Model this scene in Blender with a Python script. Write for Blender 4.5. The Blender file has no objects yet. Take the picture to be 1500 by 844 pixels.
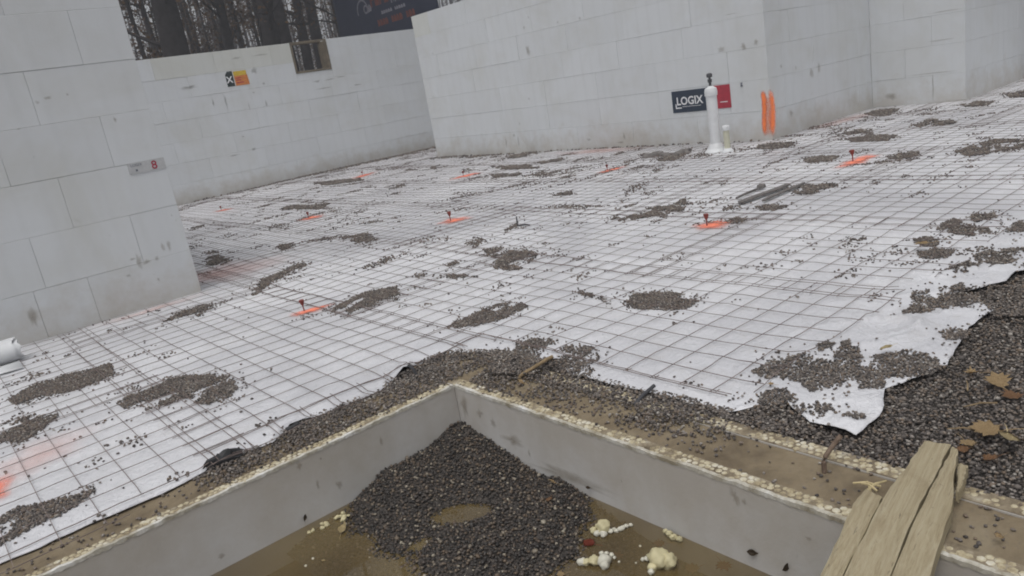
import bpy, bmesh, math, random
import numpy as np
from mathutils import Vector, Matrix, noise
from mathutils.geometry import delaunay_2d_cdt

random.seed(7)
rng = np.random.default_rng(11)
SC = bpy.context.scene
COL = SC.collection

# ------------------------------------------------------------------ camera
# world: X and Y run along the walls, Z up, slab level z = 0
cam_d = bpy.data.cameras.new('camera')
cam = bpy.data.objects.new('camera', cam_d)
COL.objects.link(cam)
cam.matrix_world = Matrix(((0.7534, 0.2945, -0.5880, 0.0),
                           (-0.6366, 0.1027, -0.7643, 0.0),
                           (-0.1647, 0.9501, 0.2648, 1.34),
                           (0, 0, 0, 1)))
cam_d.sensor_width = 36.0
cam_d.lens = 36.0 * 1116 / 1500
cam_d.clip_start = 0.05
cam_d.clip_end = 2000
SC.camera = cam

# ------------------------------------------------------------------ sky, sun, exposure
SUN_EL, SUN_AZ = math.radians(68), math.radians(241)      # azimuth measured from +Y clockwise
w = bpy.data.worlds.new('World')
SC.world = w
w.use_nodes = True
nt = w.node_tree
nt.nodes.clear()
sky = nt.nodes.new('ShaderNodeTexSky')
sky.sky_type = 'NISHITA'
sky.sun_disc = False
sky.sun_elevation = SUN_EL
sky.sun_rotation = SUN_AZ
sky.dust_density = 4.0
sky.air_density = 1.0
hs = nt.nodes.new('ShaderNodeHueSaturation')
hs.inputs['Saturation'].default_value = 0.16
bg = nt.nodes.new('ShaderNodeBackground')
bg.inputs['Strength'].default_value = 0.13
wo = nt.nodes.new('ShaderNodeOutputWorld')
nt.links.new(sky.outputs[0], hs.inputs['Color'])
nt.links.new(hs.outputs[0], bg.inputs['Color'])
nt.links.new(bg.outputs[0], wo.inputs[0])

sun_d = bpy.data.lights.new('sun', 'SUN')
sun_d.energy = 0.8
sun_d.angle = math.radians(40)
sun_d.color = (1.0, 0.98, 0.95)
sun = bpy.data.objects.new('sun', sun_d)
COL.objects.link(sun)
sdir = Vector((math.sin(SUN_AZ) * math.cos(SUN_EL), math.cos(SUN_AZ) * math.cos(SUN_EL), math.sin(SUN_EL)))
sun.rotation_euler = sdir.to_track_quat('Z', 'Y').to_euler()
sun.location = sdir * 30

SC.view_settings.view_transform = 'Standard'
SC.view_settings.look = 'None'
SC.view_settings.gamma = 1.0
SC.view_settings.use_curve_mapping = False
SC.view_settings.exposure = 0.10
SC.render.engine = 'CYCLES'
try:
    SC.cycles.filter_width = 1.9
except Exception:
    pass

# ------------------------------------------------------------------ material helpers
MATS = {}


class NB:
    """small node-building helper for one material"""
    def __init__(self, name):
        self.m = bpy.data.materials.new(name)
        self.m.use_nodes = True
        self.t = self.m.node_tree
        self.b = self.t.nodes['Principled BSDF']
        self.out = self.t.nodes['Material Output']
        self.tc = self.t.nodes.new('ShaderNodeTexCoord')
        self.geo = self.t.nodes.new('ShaderNodeNewGeometry')
        MATS[name] = self.m

    def n(self, typ, **kw):
        nd = self.t.nodes.new(typ)
        for k, v in kw.items():
            setattr(nd, k, v)
        return nd

    def l(self, a, b):
        self.t.links.new(a, b)

    def noise(self, scale, detail=4, rough=0.55, vec='world', dist=0.0, stretch=None):
        nd = self.n('ShaderNodeTexNoise')
        nd.inputs['Scale'].default_value = scale
        nd.inputs['Detail'].default_value = detail
        nd.inputs['Roughness'].default_value = rough
        nd.inputs['Distortion'].default_value = dist
        src = self.geo.outputs['Position'] if vec == 'world' else self.tc.outputs['Object']
        if stretch:
            mp = self.n('ShaderNodeMapping')
            mp.inputs['Scale'].default_value = stretch
            self.l(src, mp.inputs['Vector'])
            src = mp.outputs[0]
        self.l(src, nd.inputs['Vector'])
        return nd.outputs['Fac']

    def ramp(self, fac, stops):
        r = self.n('ShaderNodeValToRGB')
        e = r.color_ramp.elements
        while len(e) < len(stops):
            e.new(0.5)
        for i, (p, c) in enumerate(stops):
            e[i].position = p
            e[i].color = (*c, 1) if not isinstance(c, float) else (c, c, c, 1)
        self.l(fac, r.inputs['Fac'])
        return r.outputs['Color']

    def mix(self, fac, a, b, mode='MIX'):
        m = self.n('ShaderNodeMix', data_type='RGBA', blend_type=mode)
        for sock, v in ((m.inputs['Factor'], fac), (m.inputs['A'], a), (m.inputs['B'], b)):
            if isinstance(v, (int, float)):
                sock.default_value = v
            elif isinstance(v, tuple):
                sock.default_value = (*v, 1)
            else:
                self.l(v, sock)
        return m.outputs['Result']

    def math(self, op, a, b=0.0, clamp=False):
        m = self.n('ShaderNodeMath', operation=op, use_clamp=clamp)
        for sock, v in ((m.inputs[0], a), (m.inputs[1], b)):
            if isinstance(v, (int, float)):
                sock.default_value = v
            else:
                self.l(v, sock)
        return m.outputs[0]

    def bump(self, h, strength=0.3, dist=0.01):
        b = self.n('ShaderNodeBump')
        b.inputs['Strength'].default_value = strength
        b.inputs['Distance'].default_value = dist
        self.l(h, b.inputs['Height'])
        self.l(b.outputs[0], self.b.inputs['Normal'])

    def col(self, c):
        if isinstance(c, tuple):
            self.b.inputs['Base Color'].default_value = (*c, 1)
        else:
            self.l(c, self.b.inputs['Base Color'])
        return self

    def rough(self, r, spec=None):
        if isinstance(r, (int, float)):
            self.b.inputs['Roughness'].default_value = r
        else:
            self.l(r, self.b.inputs['Roughness'])
        if spec is not None:
            self.b.inputs['Specular IOR Level'].default_value = spec
        return self


def simple(name, c, rough=0.7, var=0.25, scale=12, bump=0.2, bscale=60, spec=0.3, vec='world'):
    m = NB(name)
    f = m.noise(scale, 5, 0.6, vec)
    dark = tuple(v * (1 - var) for v in c)
    lite = tuple(min(1, v * (1 + var)) for v in c)
    m.col(m.ramp(f, [(0.3, dark), (0.7, lite)])).rough(rough, spec)
    if bump:
        m.bump(m.noise(bscale, 4, 0.6, vec), bump, 0.004)
    return m.m


def foam_material(name, base, stain, amount):
    m = NB(name)
    oi = m.n('ShaderNodeObjectInfo')
    tint = m.ramp(oi.outputs['Random'], [(0.0, tuple(v * 0.955 for v in base)), (1.0, base)])
    # broad grime with its own shapes
    g = m.ramp(m.noise(1.3, 6, 0.65, dist=0.6), [(0.45, 0.0), (0.78, 1.0)])
    c = m.mix(m.math('MULTIPLY', g, amount), tint, stain)
    # small scuffs and finger marks
    s = m.ramp(m.noise(9.0, 5, 0.7, dist=1.2), [(0.66, 0.0), (0.76, 1.0)])
    c = m.mix(m.math('MULTIPLY', s, 0.28), c, (0.36, 0.34, 0.29))
    s2 = m.ramp(m.noise(38.0, 3, 0.6, dist=0.5), [(0.71, 0.0), (0.77, 1.0)])
    c = m.mix(m.math('MULTIPLY', s2, 0.4), c, (0.24, 0.23, 0.2))
    # vertical tie ribs showing faintly
    st = m.ramp(m.noise(5.0, 2, 0.5, stretch=(1, 1, 0.12)), [(0.4, 0.0), (0.7, 1.0)])
    c = m.mix(m.math('MULTIPLY', st, 0.10), c, tuple(v * 0.8 for v in base))
    # moulded ribs every 200 mm, barely visible
    sq = m.n('ShaderNodeSeparateXYZ')
    m.l(m.geo.outputs['Position'], sq.inputs[0])
    wv = m.math('SINE', m.math('MULTIPLY', m.math('ADD', sq.outputs['X'], sq.outputs['Y']), 31.4))
    rb_ = m.ramp(wv, [(0.55, 0.0), (1.0, 1.0)])
    c = m.mix(m.math('MULTIPLY', m.math('MULTIPLY', rb_, m.noise(0.9, 3, 0.5)), 0.16), c, tuple(v * 0.72 for v in base))
    # mud splashed up from the ground
    sp = m.n('ShaderNodeSeparateXYZ')
    m.l(m.geo.outputs['Position'], sp.inputs[0])
    zz = m.math('SUBTRACT', m.math('MULTIPLY', m.noise(3.2, 6, 0.7), 0.95), m.math('MULTIPLY', m.math('ABSOLUTE', sp.outputs['Z']), 0.85))
    sm = m.ramp(zz, [(0.16, 0.0), (0.5, 1.0)])
    c = m.mix(m.math('MULTIPLY', sm, 0.5), c, (0.36, 0.31, 0.245))
    m.col(c).rough(0.8, 0.25)
    m.bump(m.mix(0.35, m.noise(70, 3, 0.6), m.noise(4, 3, 0.5)), 0.22, 0.006)
    return m.m


foam_material('foam', (0.60, 0.618, 0.632), (0.49, 0.49, 0.455), 0.6)
foam_material('foam_yellowed', (0.57, 0.58, 0.555), (0.48, 0.475, 0.42), 0.6)
foam_material('foam_pit', (0.55, 0.54, 0.525), (0.42, 0.395, 0.34), 0.7)

m = NB('knob_foam')
oi = m.n('ShaderNodeObjectInfo')
f = m.noise(14, 5, 0.7)
c = m.ramp(f, [(0.32, (0.16, 0.13, 0.085)), (0.44, (0.37, 0.31, 0.20)), (0.54, (0.53, 0.475, 0.34)), (0.68, (0.66, 0.64, 0.575))])
m.col(c).rough(0.75, 0.2)
m.bump(m.noise(120, 3, 0.6), 0.3, 0.003)

m = NB('lip_foam')
c = m.ramp(m.noise(3.5, 6, 0.75), [(0.40, (0.27, 0.235, 0.17)), (0.5, (0.48, 0.455, 0.39)), (0.62, (0.70, 0.695, 0.675))])
m.col(c).rough(0.8, 0.2)

m = NB('dirty_foam_top')
c = m.ramp(m.noise(11, 6, 0.7), [(0.33, (0.12, 0.095, 0.065)), (0.52, (0.26, 0.215, 0.15)), (0.70, (0.48, 0.44, 0.35))])
m.col(c).rough(0.9, 0.15)
m.bump(m.noise(90, 4, 0.6), 0.6, 0.006)

m = NB('concrete')
c = m.ramp(m.noise(4.5, 7, 0.65, dist=0.4), [(0.3, (0.12, 0.092, 0.06)), (0.52, (0.215, 0.17, 0.11)), (0.72, (0.27, 0.225, 0.155))])
c = m.mix(m.math('MULTIPLY', m.ramp(m.noise(55, 4, 0.7), [(0.55, 0.0), (0.7, 1.0)]), 0.45), c, (0.14, 0.12, 0.1))
m.col(c).rough(0.85, 0.25)
m.bump(m.noise(90, 5, 0.7), 0.5, 0.006)

m = NB('membrane')
c = m.ramp(m.noise(0.55, 7, 0.65, dist=0.8), [(0.35, (0.54, 0.54, 0.565)), (0.66, (0.78, 0.78, 0.80))])
cr = m.noise(11, 4, 0.6, dist=2.2)
c = m.mix(m.ramp(cr, [(0.42, 0.0), (0.64, 0.2)]), c, (0.50, 0.50, 0.525))
d = m.ramp(m.noise(5.5, 8, 0.75, dist=1.0), [(0.52, 0.0), (0.74, 1.0)])
c = m.mix(m.math('MULTIPLY', d, 0.4), c, (0.42, 0.395, 0.365))
d2 = m.ramp(m.noise(60, 3, 0.6), [(0.70, 0.0), (0.76, 1.0)])
c = m.mix(m.math('MULTIPLY', d2, 0.5), c, (0.2, 0.18, 0.16))
m.col(c).rough(m.ramp(m.noise(5, 3, 0.5), [(0.3, 0.28), (0.7, 0.5)]), 0.4)
m.bump(m.mix(0.5, cr, m.noise(26, 3, 0.55, dist=1.0)), 0.75, 0.02)

m = NB('wire')
m.col(m.ramp(m.noise(7, 4, 0.6), [(0.35, (0.13, 0.10, 0.09)), (0.65, (0.23, 0.185, 0.17))])).rough(0.65, 0.35)

m = NB('rust')
m.col(m.ramp(m.noise(40, 5, 0.7), [(0.35, (0.11, 0.075, 0.055)), (0.65, (0.22, 0.165, 0.125))])).rough(0.85, 0.2)
m.bump(m.noise(150, 3, 0.6), 0.5, 0.003)


def gravel_material(name, stops, rough, spec):
    m = NB(name)
    at = m.n('ShaderNodeAttribute', attribute_name='rnd')
    c = m.ramp(at.outputs['Fac'], stops)
    c = m.mix(0.35, c, m.ramp(m.noise(160, 3, 0.6), [(0.3, 0.35), (0.7, 1.0)]), 'MULTIPLY')
    m.col(c).rough(rough, spec)
    return m.m


gravel_material('gravel', [(0.0, (0.06, 0.053, 0.05)), (0.3, (0.135, 0.118, 0.108)), (0.6, (0.20, 0.176, 0.157)),
                           (0.8, (0.20, 0.15, 0.11)), (0.93, (0.29, 0.26, 0.235)), (1.0, (0.42, 0.39, 0.35))], 0.75, 0.25)
gravel_material('gravel_wet', [(0.0, (0.022, 0.019, 0.017)), (0.35, (0.05, 0.043, 0.038)), (0.62, (0.085, 0.067, 0.055)),
                               (0.82, (0.125, 0.088, 0.058)), (0.94, (0.19, 0.155, 0.115)), (1.0, (0.36, 0.32, 0.25))], 0.4, 0.45)

m = NB('gravel_base')
c = m.ramp(m.noise(75, 4, 0.7), [(0.35, (0.04, 0.035, 0.031)), (0.55, (0.095, 0.083, 0.075)), (0.72, (0.16, 0.14, 0.12))])
m.col(c).rough(0.85, 0.3)
m.bump(m.noise(80, 3, 0.6), 1.0, 0.02)

m = NB('earth')
c = m.ramp(m.noise(3.0, 7, 0.7), [(0.3, (0.035, 0.025, 0.017)), (0.55, (0.085, 0.06, 0.038)), (0.75, (0.14, 0.09, 0.05))])
m.col(c).rough(0.95, 0.1)
m.bump(m.noise(25, 6, 0.7), 0.9, 0.05)

m = NB('muddy_water')
c = m.ramp(m.noise(1.5, 2, 0.5, dist=0.3), [(0.3, (0.08, 0.055, 0.024)), (0.5, (0.155, 0.11, 0.045)), (0.72, (0.24, 0.18, 0.075))])
m.col(c).rough(0.015, 1.0)
m.b.inputs['Alpha'].default_value = 0.64

m = NB('lumber')
g = m.noise(4.0, 8, 0.75, 'obj', 0.3, (1.0, 26.0, 26.0))
c = m.ramp(g, [(0.25, (0.23, 0.185, 0.11)), (0.5, (0.37, 0.315, 0.21)), (0.75, (0.44, 0.39, 0.28))])
s = m.ramp(m.noise(7, 5, 0.65, 'obj', 0.4), [(0.58, 0.0), (0.72, 1.0)])
c = m.mix(m.math('MULTIPLY', s, 0.5), c, (0.25, 0.20, 0.125))
s = m.ramp(m.noise(45, 3, 0.6, 'obj'), [(0.69, 0.0), (0.75, 1.0)])
c = m.mix(m.math('MULTIPLY', s, 0.75), c, (0.07, 0.055, 0.04))
ck = m.ramp(m.noise(2.2, 5, 0.6, 'obj', 0.2, (1.0, 55.0, 55.0)), [(0.62, 0.0), (0.68, 1.0)])
c = m.mix(m.math('MULTIPLY', ck, 0.6), c, (0.10, 0.08, 0.055))
m.col(c).rough(0.9, 0.12)
m.bump(g, 0.8, 0.006)

simple('plywood_buck', (0.15, 0.125, 0.09), 0.8, 0.3, 9)
simple('plastic_pipe', (0.66, 0.67, 0.68), 0.45, 0.08, 9, 0.05, spec=0.4)
simple('pipe_stained', (0.56, 0.55, 0.43), 0.5, 0.12, 9, 0.05, spec=0.4)
simple('dark_metal', (0.06, 0.06, 0.065), 0.5, 0.3, 30)
simple('navy_board', (0.016, 0.022, 0.045), 0.6, 0.12, 3, 0.05)
simple('navy_label', (0.028, 0.04, 0.062), 0.6, 0.12, 20, 0.05)
simple('green_black_label', (0.02, 0.03, 0.03), 0.6, 0.2, 20, 0.05)
simple('red_label', (0.36, 0.035, 0.055), 0.6, 0.15, 20, 0.05)
simple('yellow_label', (0.58, 0.40, 0.04), 0.6, 0.2, 25, 0.05)
simple('orange_label', (0.55, 0.19, 0.05), 0.6, 0.2, 25, 0.05)
simple('grey_label', (0.44, 0.445, 0.45), 0.6, 0.1, 25, 0.05)
simple('label_white', (0.72, 0.72, 0.73), 0.6, 0.08, 25, 0.0)
simple('label_grey_ink', (0.13, 0.14, 0.17), 0.6, 0.2, 40, 0.0)
simple('label_red_ink', (0.35, 0.03, 0.06), 0.6, 0.2, 40, 0.0)
simple('banner_orange', (0.13, 0.036, 0.025), 0.6, 0.3, 15, 0.0)
simple('banner_white', (0.17, 0.17, 0.20), 0.6, 0.3, 15, 0.0)
simple('bark', (0.036, 0.032, 0.033), 0.95, 0.4, 6, 0.9, 14, 0.1)
simple('twig_leaf', (0.075, 0.045, 0.022), 0.8, 0.6, 3, 0.0, spec=0.15)
simple('spray_foam', (0.52, 0.47, 0.29), 0.6, 0.18, 14, 0.5, 60, 0.3)
simple('bead_foam', (0.60, 0.58, 0.49), 0.7, 0.1, 14, 0.4, 90, 0.2)
simple('mud', (0.17, 0.145, 0.105), 0.9, 0.4, 30, 0.3)
simple('dark_scrap', (0.15, 0.138, 0.13), 0.85, 0.4, 20, 0.4)
simple('twig', (0.24, 0.175, 0.10), 0.85, 0.3, 40, 0.4)
simple('straw', (0.50, 0.41, 0.23), 0.8, 0.25, 40, 0.2)
simple('peg_paint', (0.20, 0.045, 0.035), 0.6, 0.4, 40, 0.2)
simple('black_plastic', (0.025, 0.025, 0.027), 0.5, 0.3, 12, 0.3)


def leaf_material(name, a, b):
    m = NB(name)
    c = m.ramp(m.noise(26, 5, 0.65, 'obj'), [(0.32, a), (0.66, b)])
    v = m.n('ShaderNodeTexWave')
    v.inputs['Scale'].default_value = 22
    v.inputs['Distortion'].default_value = 2.5
    m.l(m.tc.outputs['Object'], v.inputs['Vector'])
    c = m.mix(m.math('MULTIPLY', m.ramp(v.outputs['Fac'], [(0.75, 0.0), (1.0, 1.0)]), 0.3), c, tuple(x * 0.5 for x in a))
    m.col(c).rough(0.6, 0.3)
    return m.m


leaf_material('leaf_tan', (0.34, 0.225, 0.105), (0.54, 0.41, 0.24))
leaf_material('leaf_rust', (0.20, 0.105, 0.055), (0.34, 0.20, 0.105))
leaf_material('leaf_red', (0.15, 0.028, 0.015), (0.27, 0.055, 0.03))
leaf_material('leaf_dark', (0.045, 0.032, 0.02), (0.10, 0.07, 0.04))
leaf_material('leaf_yellow', (0.44, 0.35, 0.18), (0.60, 0.50, 0.30))


def spray_material(name, c, dens, nscale):
    """sprayed paint: soft edge from the attribute 'fade', speckled by noise"""
    m = NB(name)
    at = m.n('ShaderNodeAttribute', attribute_name='fade')
    n1 = m.noise(nscale, 4, 0.65)
    n2 = m.noise(nscale * 6, 2, 0.6)
    a = m.math('MULTIPLY', at.outputs['Fac'], m.math('ADD', m.math('MULTIPLY', n1, 1.5), m.math('MULTIPLY', n2, 0.7)))
    a = m.math('MULTIPLY', m.math('SUBTRACT', a, 0.12), dens, True)
    m.col(c).rough(0.7, 0.2)
    m.l(a, m.b.inputs['Alpha'])
    return m.m


spray_material('orange_spray', (1.0, 0.28, 0.17), 1.0, 8)
spray_material('orange_spray_wall', (0.90, 0.22, 0.07), 1.25, 9)
spray_material('pink_overspray', (0.80, 0.42, 0.35), 0.28, 3)
spray_material('mud_stain', (0.25, 0.20, 0.135), 0.33, 22)
spray_material('scuff_stain', (0.22, 0.21, 0.18), 0.36, 16)


# ------------------------------------------------------------------ object helpers
def link(o):
    COL.objects.link(o)
    return o


def tag(o, label=None, cat=None, group=None, kind=None):
    if label:
        o['label'] = label
    if cat:
        o['category'] = cat
    if group:
        o['group'] = group
    if kind:
        o['kind'] = kind
    return o


def empty(name, loc=(0, 0, 0), rz=0.0):
    o = bpy.data.objects.new(name, None)
    o.location = loc
    o.rotation_euler = (0, 0, rz)
    o.empty_display_size = 0.1
    return link(o)


def mesh_obj(name, me, mat=None, parent=None, loc=(0, 0, 0), smooth=False):
    o = bpy.data.objects.new(name, me)
    if mat and not me.materials:
        me.materials.append(MATS[mat])
    if smooth:
        me.polygons.foreach_set('use_smooth', [True] * len(me.polygons))
    o.location = loc
    link(o)
    if parent:
        o.parent = parent
    return o


def from_data(name, vs, fs, mat=None, parent=None, loc=(0, 0, 0), smooth=False):
    me = bpy.data.meshes.new(name)
    me.from_pydata([tuple(v) for v in vs], [], fs)
    me.update()
    return mesh_obj(name, me, mat, parent, loc, smooth)


def from_bm(name, bm, mat=None, parent=None, loc=(0, 0, 0), smooth=False):
    me = bpy.data.meshes.new(name)
    bmesh.ops.recalc_face_normals(bm, faces=bm.faces)
    bm.to_mesh(me)
    bm.free()
    return mesh_obj(name, me, mat, parent, loc, smooth)


def bm_box(bm, lo, hi, bev=0.0):
    r = bmesh.ops.create_cube(bm, size=1.0)
    c = [(a + b) / 2 for a, b in zip(lo, hi)]
    s = [b - a for a, b in zip(lo, hi)]
    for v in r['verts']:
        v.co = Vector((v.co.x * s[0] + c[0], v.co.y * s[1] + c[1], v.co.z * s[2] + c[2]))
    if bev:
        es = list({e for v in r['verts'] for e in v.link_edges})
        bmesh.ops.bevel(bm, geom=es, offset=bev, segments=1, affect='EDGES')
    return r


def tube_data(path, radii, n=8, cap=True, twist=0.0):
    """vertices and faces of a tube along a path"""
    vs, fs = [], []
    k = len(path)
    P = [Vector(p) for p in path]
    for i, p in enumerate(P):
        t = (P[min(i + 1, k - 1)] - P[max(i - 1, 0)]).normalized()
        a = Vector((0, 0, 1)) if abs(t.z) < 0.9 else Vector((1, 0, 0))
        u = t.cross(a).normalized()
        v = t.cross(u)
        for j in range(n):
            an = 2 * math.pi * j / n + twist
            vs.append(p + (u * math.cos(an) + v * math.sin(an)) * radii[i])
    for i in range(k - 1):
        for j in range(n):
            a, b = i * n + j, i * n + (j + 1) % n
            fs.append((a, b, b + n, a + n))
    if cap:
        fs.append(tuple(range(n))[::-1])
        fs.append(tuple(range((k - 1) * n, k * n)))
    return vs, fs


def join_data(parts):
    vs, fs = [], []
    for v, f in parts:
        o = len(vs)
        vs += list(v)
        fs += [tuple(i + o for i in q) for q in f]
    return vs, fs


def add_attr(me, name, vals):
    a = me.attributes.new(name, 'FLOAT', 'POINT')
    a.data.foreach_set('value', np.asarray(vals, dtype=np.float32))


def in_poly(x, y, poly):
    """vectorised point-in-polygon"""
    x = np.asarray(x, float)
    y = np.asarray(y, float)
    r = np.zeros(x.shape, bool)
    n = len(poly)
    for i in range(n):
        x1, y1 = poly[i]
        x2, y2 = poly[(i + 1) % n]
        if y1 == y2:
            continue
        c = ((y1 > y) != (y2 > y)) & (x < (x2 - x1) * (y - y1) / (y2 - y1) + x1)
        r ^= c
    return r


def edge_dist(x, y, poly, closed=True):
    x = np.asarray(x, float)
    y = np.asarray(y, float)
    d = np.full(x.shape, 1e9)
    n = len(poly)
    for i in range(n if closed else n - 1):
        ax, ay = poly[i]
        bx, by = poly[(i + 1) % n]
        L = (bx - ax) ** 2 + (by - ay) ** 2 + 1e-12
        t = np.clip(((x - ax) * (bx - ax) + (y - ay) * (by - ay)) / L, 0, 1)
        d = np.minimum(d, np.hypot(x - ax - t * (bx - ax), y - ay - t * (by - ay)))
    return d


def vnoise(x, y, s, seed=0):
    """cheap vectorised value noise, 0..1"""
    x = np.asarray(x, float) * s + seed * 17.3
    y = np.asarray(y, float) * s - seed * 9.7
    xi, yi = np.floor(x), np.floor(y)
    fx, fy = x - xi, y - yi
    fx, fy = fx * fx * (3 - 2 * fx), fy * fy * (3 - 2 * fy)

    def h(a, b):
        v = np.sin(a * 127.1 + b * 311.7 + seed * 74.7) * 43758.5453
        return v - np.floor(v)
    return (h(xi, yi) * (1 - fx) + h(xi + 1, yi) * fx) * (1 - fy) + (h(xi, yi + 1) * (1 - fx) + h(xi + 1, yi + 1) * fx) * fy


def fnoise(x, y, s, seed=0):
    return 0.55 * vnoise(x, y, s, seed) + 0.3 * vnoise(x, y, s * 2.3, seed + 1) + 0.15 * vnoise(x, y, s * 5.1, seed + 2)


def hm(x, y):
    """height of the membrane on its uneven gravel bed"""
    return 0.012 + 0.026 * (fnoise(x, y, 0.9, 3) - 0.5) + 0.008 * (vnoise(x, y, 3.5, 5) - 0.5)


# pebbles ---------------------------------------------------------------
_b = bmesh.new()
bmesh.ops.create_icosphere(_b, subdivisions=1, radius=1.0)
ICO_V = np.array([v.co[:] for v in _b.verts])
ICO_F = np.array([[v.index for v in f.verts] for f in _b.faces])
_b.free()
PEB = []
for k in range(8):
    q = ICO_V * (1 + rng.uniform(-0.2, 0.2, (len(ICO_V), 1)))
    PEB.append(q * np.array([1.0, rng.uniform(0.65, 0.95), rng.uniform(0.45, 0.75)]))
PEB = np.array(PEB)


def pebbles(name, P, R, mat, parent=None):
    """one mesh of many pebbles: P (n,3) centres, R (n,) radii"""
    n = len(P)
    if n == 0:
        return None
    sh = PEB[rng.integers(0, len(PEB), n)]
    a = rng.uniform(0, 2 * np.pi, n)
    b = rng.normal(0, 0.35, n)
    ca, sa, cb, sb = np.cos(a), np.sin(a), np.cos(b), np.sin(b)
    x = sh[:, :, 0] * cb[:, None] - sh[:, :, 2] * sb[:, None]
    z = sh[:, :, 0] * sb[:, None] + sh[:, :, 2] * cb[:, None]
    y = sh[:, :, 1]
    X = x * ca[:, None] - y * sa[:, None]
    Y = x * sa[:, None] + y * ca[:, None]
    V = np.stack([X, Y, z], 2) * R[:, None, None] + P[:, None, :]
    nv = sh.shape[1]
    F = ICO_F[None] + (np.arange(n) * nv)[:, None, None]
    V = V.reshape(-1, 3)
    F = F.reshape(-1, 3)
    me = bpy.data.meshes.new(name)
    me.vertices.add(len(V))
    me.vertices.foreach_set('co', V.astype(np.float32).ravel())
    me.loops.add(F.size)
    me.loops.foreach_set('vertex_index', F.astype(np.int32).ravel())
    me.polygons.add(len(F))
    me.polygons.foreach_set('loop_start', np.arange(0, F.size, 3, dtype=np.int32))
    me.polygons.foreach_set('use_smooth', np.ones(len(F), bool))
    me.update(calc_edges=True)
    add_attr(me, 'rnd', np.repeat(rng.random(n), nv))
    return mesh_obj(name, me, mat, parent)


def jgrid(x0, x1, y0, y1, p):
    gx, gy = np.meshgrid(np.arange(x0, x1, p), np.arange(y0, y1, p))
    gx = gx.ravel() + rng.uniform(-0.55, 0.55, gx.size) * p
    gy = gy.ravel() + rng.uniform(-0.55, 0.55, gy.size) * p
    return gx, gy


# ================================================================== SETTING
PX0, PX1, PY0, PY1 = -2.6, 1.77, -2.2, 2.87       # inside of the pit
TH = 0.35                                           # wall thickness
WZ = -0.30                                          # water level

# ground: one sheet with the pit left open
xs = [-250, -60, -15, PX0 - 0.3, PX1 + TH - 0.02, 15, 60, 250]
ys = [-250, -60, -15, PY0 - 0.3, PY1 + TH - 0.02, 17, 60, 250]
vs = [(x, y, -0.03) for y in ys for x in xs]
fs = []
for j in range(len(ys) - 1):
    for i in range(len(xs) - 1):
        if i == 3 and j == 3:
            continue
        a = j * len(xs) + i
        fs.append((a, a + 1, a + 1 + len(xs), a + len(xs)))
tag(from_data('ground', vs, fs, 'earth'), kind='structure')
# crushed gravel bed under the slab area
gb = [(-2.6, PY1 + TH - 0.02), (PX1 + TH - 0.02, PY1 + TH - 0.02), (PX1 + TH - 0.02, -2.2), (14.2, -2.2), (14.2, 15.6), (-2.6, 15.6)]
tag(from_data('gravel_bed', [(x, y, -0.024) for x, y in gb], [(0, 1, 4, 5), (1, 2, 3, 4)], 'gravel_base'), kind='structure')
# pit floor, its earth banks behind the camera, and the muddy water
vs = [(PX0 - 0.3, PY0 - 0.3, -0.03), (PX1 + 0.02, PY0 - 0.3, -0.03), (PX1 + 0.02, PY0 + 0.15, -0.42), (PX1 + 0.02, PY1 + 0.02, -0.42),
      (PX0 + 0.15, PY1 + 0.02, -0.42), (PX0 - 0.3, PY1 + 0.02, -0.03), (PX0 + 0.15, PY0 + 0.15, -0.42)]
tag(from_data('pit_floor', vs, [(0, 1, 2, 6), (6, 2, 3, 4), (0, 6, 4, 5)], 'earth'), kind='structure')
tag(from_data('water', [(PX0, PY0, WZ), (PX1 + 0.01, PY0, WZ), (PX1 + 0.01, PY1 + 0.01, WZ), (PX0, PY1 + 0.01, WZ)], [(0, 1, 2, 3)], 'muddy_water'), kind='structure')

# ================================================================== FOAM BLOCK WALLS
CH = 0.394            # course height
BL = 1.18             # block length
BLK = {}


def block_mesh(L, th, mat, h=CH):
    key = (round(L, 3), round(th, 3), mat, round(h, 3))
    if key not in BLK:
        bm = bmesh.new()
        g = 0.0006
        bm_box(bm, (g, 0, g), (key[0] - g, key[1], h - g), 0.0022)
        me = bpy.data.meshes.new('foam_block')
        bmesh.ops.recalc_face_normals(bm, faces=bm.faces)
        bm.to_mesh(me)
        bm.free()
        me.materials.append(MATS[mat])
        BLK[key] = me
    return BLK[key]


def foam_wall(origin, rz, length, joints, label, rows=7, yellow=(), holes=()):
    """wall whose face starts at origin and runs along its local +x; thickness goes to local +y.
    joints(row) gives local x of the vertical joints"""
    root = tag(empty('foam_block_wall', origin, rz), label, 'wall', kind='thing')
    for r in range(rows):
        cuts = sorted({0.0, length, *[j for j in joints(r) if 0.12 < j < length - 0.12]})
        segs = [(a, b) for a, b in zip(cuts[:-1], cuts[1:])]
        for (hr, h0, h1) in holes:
            if r in hr:
                new = []
                for a, b in segs:
                    if b <= h0 or a >= h1:
                        new.append((a, b))
                    else:
                        if a < h0 - 0.03:
                            new.append((a, h0))
                        if b > h1 + 0.03:
                            new.append((h1, b))
                segs = new
        for a, b in segs:
            mid = (a + b) / 2
            mt = 'foam'
            for (yr, y0, y1) in yellow:
                if r == yr and y0 < mid < y1:
                    mt = 'foam_yellowed'
            o = bpy.data.objects.new('foam_block', block_mesh(b - a, TH, mt))
            o.location = (a, random.uniform(-0.0022, 0.0022), r * CH)
            o.rotation_euler = (random.uniform(-0.0015, 0.0015), 0, random.uniform(-0.0012, 0.0012))
            link(o)
            o.parent = root
    return root


def run(first, second):
    return lambda r: [(first if r % 2 == 0 else second) + BL * k for k in range(-12, 12)]


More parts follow.
